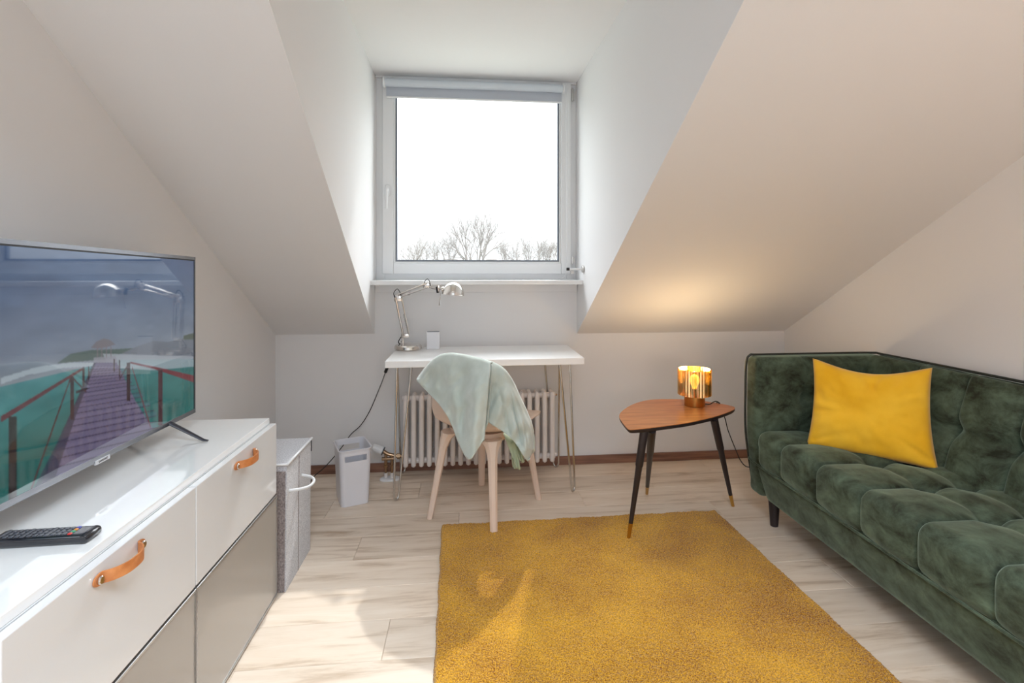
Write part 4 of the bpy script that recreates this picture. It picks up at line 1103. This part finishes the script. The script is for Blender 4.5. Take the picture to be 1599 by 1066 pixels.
cb = MB().tube(smoothpath([lc + Vector((.051, .0, .006)), onZ(1108, 631, TZ_ + .004), onZ(1114, 627.5, TZ_ + .012), onZ(1119, 626.5, TZ_ + .012), onZ(1124, 629.5, TZ_ + .004), onZ(1128, 634, TZ_ - .004) + Vector((0, .06, 0)), onY(1131, 650, 2.66), onY(1137, 672, 2.7), onY(1148, 700, 2.75), onY(1156, 718, 2.8), onY(1165, 728, 2.8), onZ(1178, 731, .004), Vector((1.62, 2.83, .004)), Vector((1.8, 3.08, .01))], 8), .0026, 8)
cb.build('cord', M['black_cord'], tl, True)

# ------------------------------------------------------------------ sofa
SX0, SX1 = 1.335, 1.995; SYF, SYI, SYN = 2.395, 2.285, .43
sf = empty('sofa', (1.66, 1.4, 0), 'dark green velvet tufted sofa along the right wall', 'sofa')
seams = [2.12 - .229 * i for i in range(8)]
G = lambda d, w: math.exp(-(d / w) ** 2)
def seat_disp(p, n):
    x, y, z = p
    d = 0
    near = min(abs(y - s) for s in seams)
    topw = max(0, n.z); frw = max(0, -n.x)
    # puffed squares between seams
    puff = .016 * min(1, near / .09) ** .6
    rowd = min(abs(x - 1.585), abs(x - 1.745))
    d -= puff * (topw * min(1, .45 + rowd / .14) + frw * .7)
    d += .013 * G(near, .007) * (topw + frw)
    for s in seams:
        if abs(y - s) < .12:
            for xc, k in ((1.585, .034), (1.745, .028)):
                r2 = math.hypot(x - xc, y - s); d += k * G(r2, .038) * topw
    for xc in (1.585, 1.745): d += .007 * G(x - xc, .014) * topw
    q_ = p - n * d
    if n.z > .2: q_.z += .012 * math.cos((x - 1.33) / .5 * PI / 2)
    return q_
v_, f_ = roundbox((SX0, SYN + .09, .285), (1.86, SYI + .01, .432), .045, .0085, seat_disp)
mk('seat_cushion', v_, f_, M['velvet'], sf, True)
def base_disp(p, n):
    q_ = p.copy(); k = max(0, (.30 - p.z)) / .17
    q_.x += .035 * k * (1 if p.x < 1.6 else 0)
    if p.y > 2.25: q_.y -= .03 * k ** 2
    if p.x < 1.45 and p.y > 2.3: q_.x += .02 * k
    return q_
v_, f_ = roundbox((SX0 + .004, SYN, .125), (SX1, SYF - .008, .300), .028, .03, base_disp)
mk('base', v_, f_, M['velvet'], sf, True)
def arm_disp(sgn, yin):
    def fn(p, n):
        d = 0
        if n.y * sgn > .3:
            x, z = p.x, p.z
            d -= .014 * math.sin(max(0, min(1, (z - .40) / .38)) * PI) * math.sin(max(0, min(1, (x - 1.34) / .6)) * PI)
            d += .03 * G(math.hypot(x - 1.56, z - .60), .035) + .005 * G(x - 1.56 - (z - .6) * .08, .006) + .003 * G(z - .605, .006)
        q_ = p - n * d
        if p.x < 1.42: q_.x += .028 * max(0, (.42 - p.z) / .3) - .004 * math.sin((p.z - .13) / .66 * PI)
        if p.z < .3: q_.y -= sgn * -1 * (-.025) * ((.3 - p.z) / .17) ** 2
        return q_
    return fn
v_, f_ = roundbox((SX0 - .004, SYI, .128), (SX1 - .01, SYF, .792), .034, .014, arm_disp(-1, SYI))
mk('armrest', v_, f_, M['velvet'], sf, True)
v_, f_ = roundbox((SX0 - .004, SYN - .01, .128), (SX1 - .01, SYN + .10, .792), .034, .03, None)
mk('armrest', v_, f_, M['velvet'], sf, True)
bseams = [2.04 - .222 * i for i in range(8)]
def back_disp(p, n):
    x, y, z = p
    lean = (z - .42) / .38
    front = max(0, -n.x); near = min(abs(y - s) for s in bseams)
    d = 0
    if front > .1 or n.z > .3:
        d -= .016 * min(1, near / .09) ** .6 * front * min(1, .4 + abs(z - .588) / .12)
        d += .014 * G(near, .007) * max(front, .3 * max(0, n.z))
        for s in bseams:
            if abs(y - s) < .12: d += .034 * G(math.hypot(z - .588, y - s), .036) * front
        d += .006 * G(z - .588, .012) * front
    q_ = p - n * d
    if p.x < 1.93: q_.x += .12 * max(0, lean) ** 1.1 * (1.97 - p.x) / .17
    return q_
v_, f_ = roundbox((1.80, SYN + .09, .36), (SX1, SYI + .03, .796), .035, .0095, back_disp)
mk('backrest', v_, f_, M['velvet'], sf, True)
pp = MB()
zt2 = .794
pp.tube(smoothpath([(SX0 + .028, SYF - .004, .2), (SX0 - .004, SYF - .006, .42), (SX0 - .006, SYF - .008, .62), (SX0 - .004, SYF - .010, .75), (SX0 + .012, SYF - .016, zt2 - .003), (SX0 + .06, SYF - .02, zt2), (1.7, SYF - .02, zt2), (SX1 - .03, SYF - .03, zt2 + .001), (SX1 - .008, SYF - .09, zt2 + .001), (SX1 - .008, 1.9, zt2 + .003), (SX1 - .008, 1.0, zt2 + .004), (SX1 - .008, .5, zt2)], 8), .0055, 8)
pp.build('piping', M['piping'], sf, True)
sp_ = MB(); sp_.tube(smoothpath([(SX0 + .02, SYF - .01, .298), (SX0 - .001, SYF - .06, .296), (SX0 + .0, 2.0, .293), (SX0 + .0, 1.2, .293), (SX0, .5, .293)], 6), .0045, 8)
sp_.build('seam_cord', M['velvet'], sf, True)
for (lx, ly) in ((1.425, 2.305), (1.93, 2.305), (1.425, .52), (1.93, .52)):
    MB().tube([(lx, ly, .001), (lx, ly, .14)], [.017, .027], 20).build('leg', M['legblack'], sf, True, angle=40)

# ------------------------------------------------------------------ yellow cushion
cs = [onZ(1259, 695, .432), onZ(1466, 735, .432)]
BL, BR = cs
r1 = Vector(ray(1269, 559)); TLc = Vector((0, 0, H)) + r1 * 2.33
r2 = Vector(ray(1456, 574)); TRc = Vector((0, 0, H)) + r2 * 2.10
nrm = (BR - BL).cross(TLc - BL).normalized()
if nrm.y > 0: nrm = -nrm
cu_c = (BL + BR + TLc + TRc) / 4
NC = 44; vs = []; fs = []
def cush(u, v, side):
    a, b_ = 2 * u - 1, 2 * v - 1
    # concave edges: pull the sides in between the corners
    pu = u + .045 * (1 - b_ * b_) * (-a) * .8; pv = v + .055 * (1 - a * a) * (-b_) * .9 - (.07 * v ** 2 * (1 - a * a) ** 1.5) - .035 * (1 - v) ** 2 * (1 - a * a)
    p = (BL * (1 - pu) + BR * pu) * (1 - pv) + (TLc * (1 - pu) + TRc * pu) * pv
    h = .062 * (max(0, 1 - a ** 4) * max(0, 1 - b_ ** 4)) ** .45
    cor = max(abs(a), abs(b_))
    wr = .010 * noise.noise(Vector((u * 5, v * 5, 1.3))) + .010 * math.sin(16 * (math.atan2(b_ , a))) * max(0, cor - .45) * (1 - cor) * 4 * .6
    wr += .006 * noise.noise(Vector((u * 14, v * 9, 3.3)))
    for (lx, ly, dx_, dy_, am) in ((.42, .98, .35, -.5, .010), (.60, .97, -.2, -.5, .009), (.03, .42, .6, .08, .009), (.97, .08, -.4, .3, .012), (.05, .08, .5, .25, .009), (.95, .75, -.5, -.12, .007)):
        L_ = math.hypot(dx_, dy_); tt = ((u - lx) * dx_ + (v - ly) * dy_) / L_; dd = abs((u - lx) * dy_ - (v - ly) * dx_) / L_
        if tt > 0: wr -= am * math.exp(-(dd / .025) ** 2) * math.exp(-(tt / .22) ** 2)
    return p + nrm * side * (h + wr * min(1, h / .03)) 
for side in (1, -1):
    for j in range(NC + 1):
        for i in range(NC + 1): vs.append(cush(i / NC, j / NC, side))
n1 = NC + 1
for sdn in range(2):
    o_ = sdn * n1 * n1
    for j in range(NC):
        for i in range(NC):
            a = o_ + j * n1 + i; q_ = (a, a + 1, a + n1 + 1, a + n1); fs.append(q_ if sdn == 0 else q_[::-1])
cu = empty('cushion', cu_c, 'plain mustard yellow linen cushion leaning in the corner of the green sofa', 'cushion')
mo = MB().add(vs, fs)
oc = mo.build('cover', M['cushion'], cu, True)
bm = bmesh.new(); bm.from_mesh(oc.data); bmesh.ops.remove_doubles(bm, verts=bm.verts, dist=.0004); bmesh.ops.recalc_face_normals(bm, faces=bm.faces); bm.to_mesh(oc.data); bm.free()
for p in oc.data.polygons: p.use_smooth = True
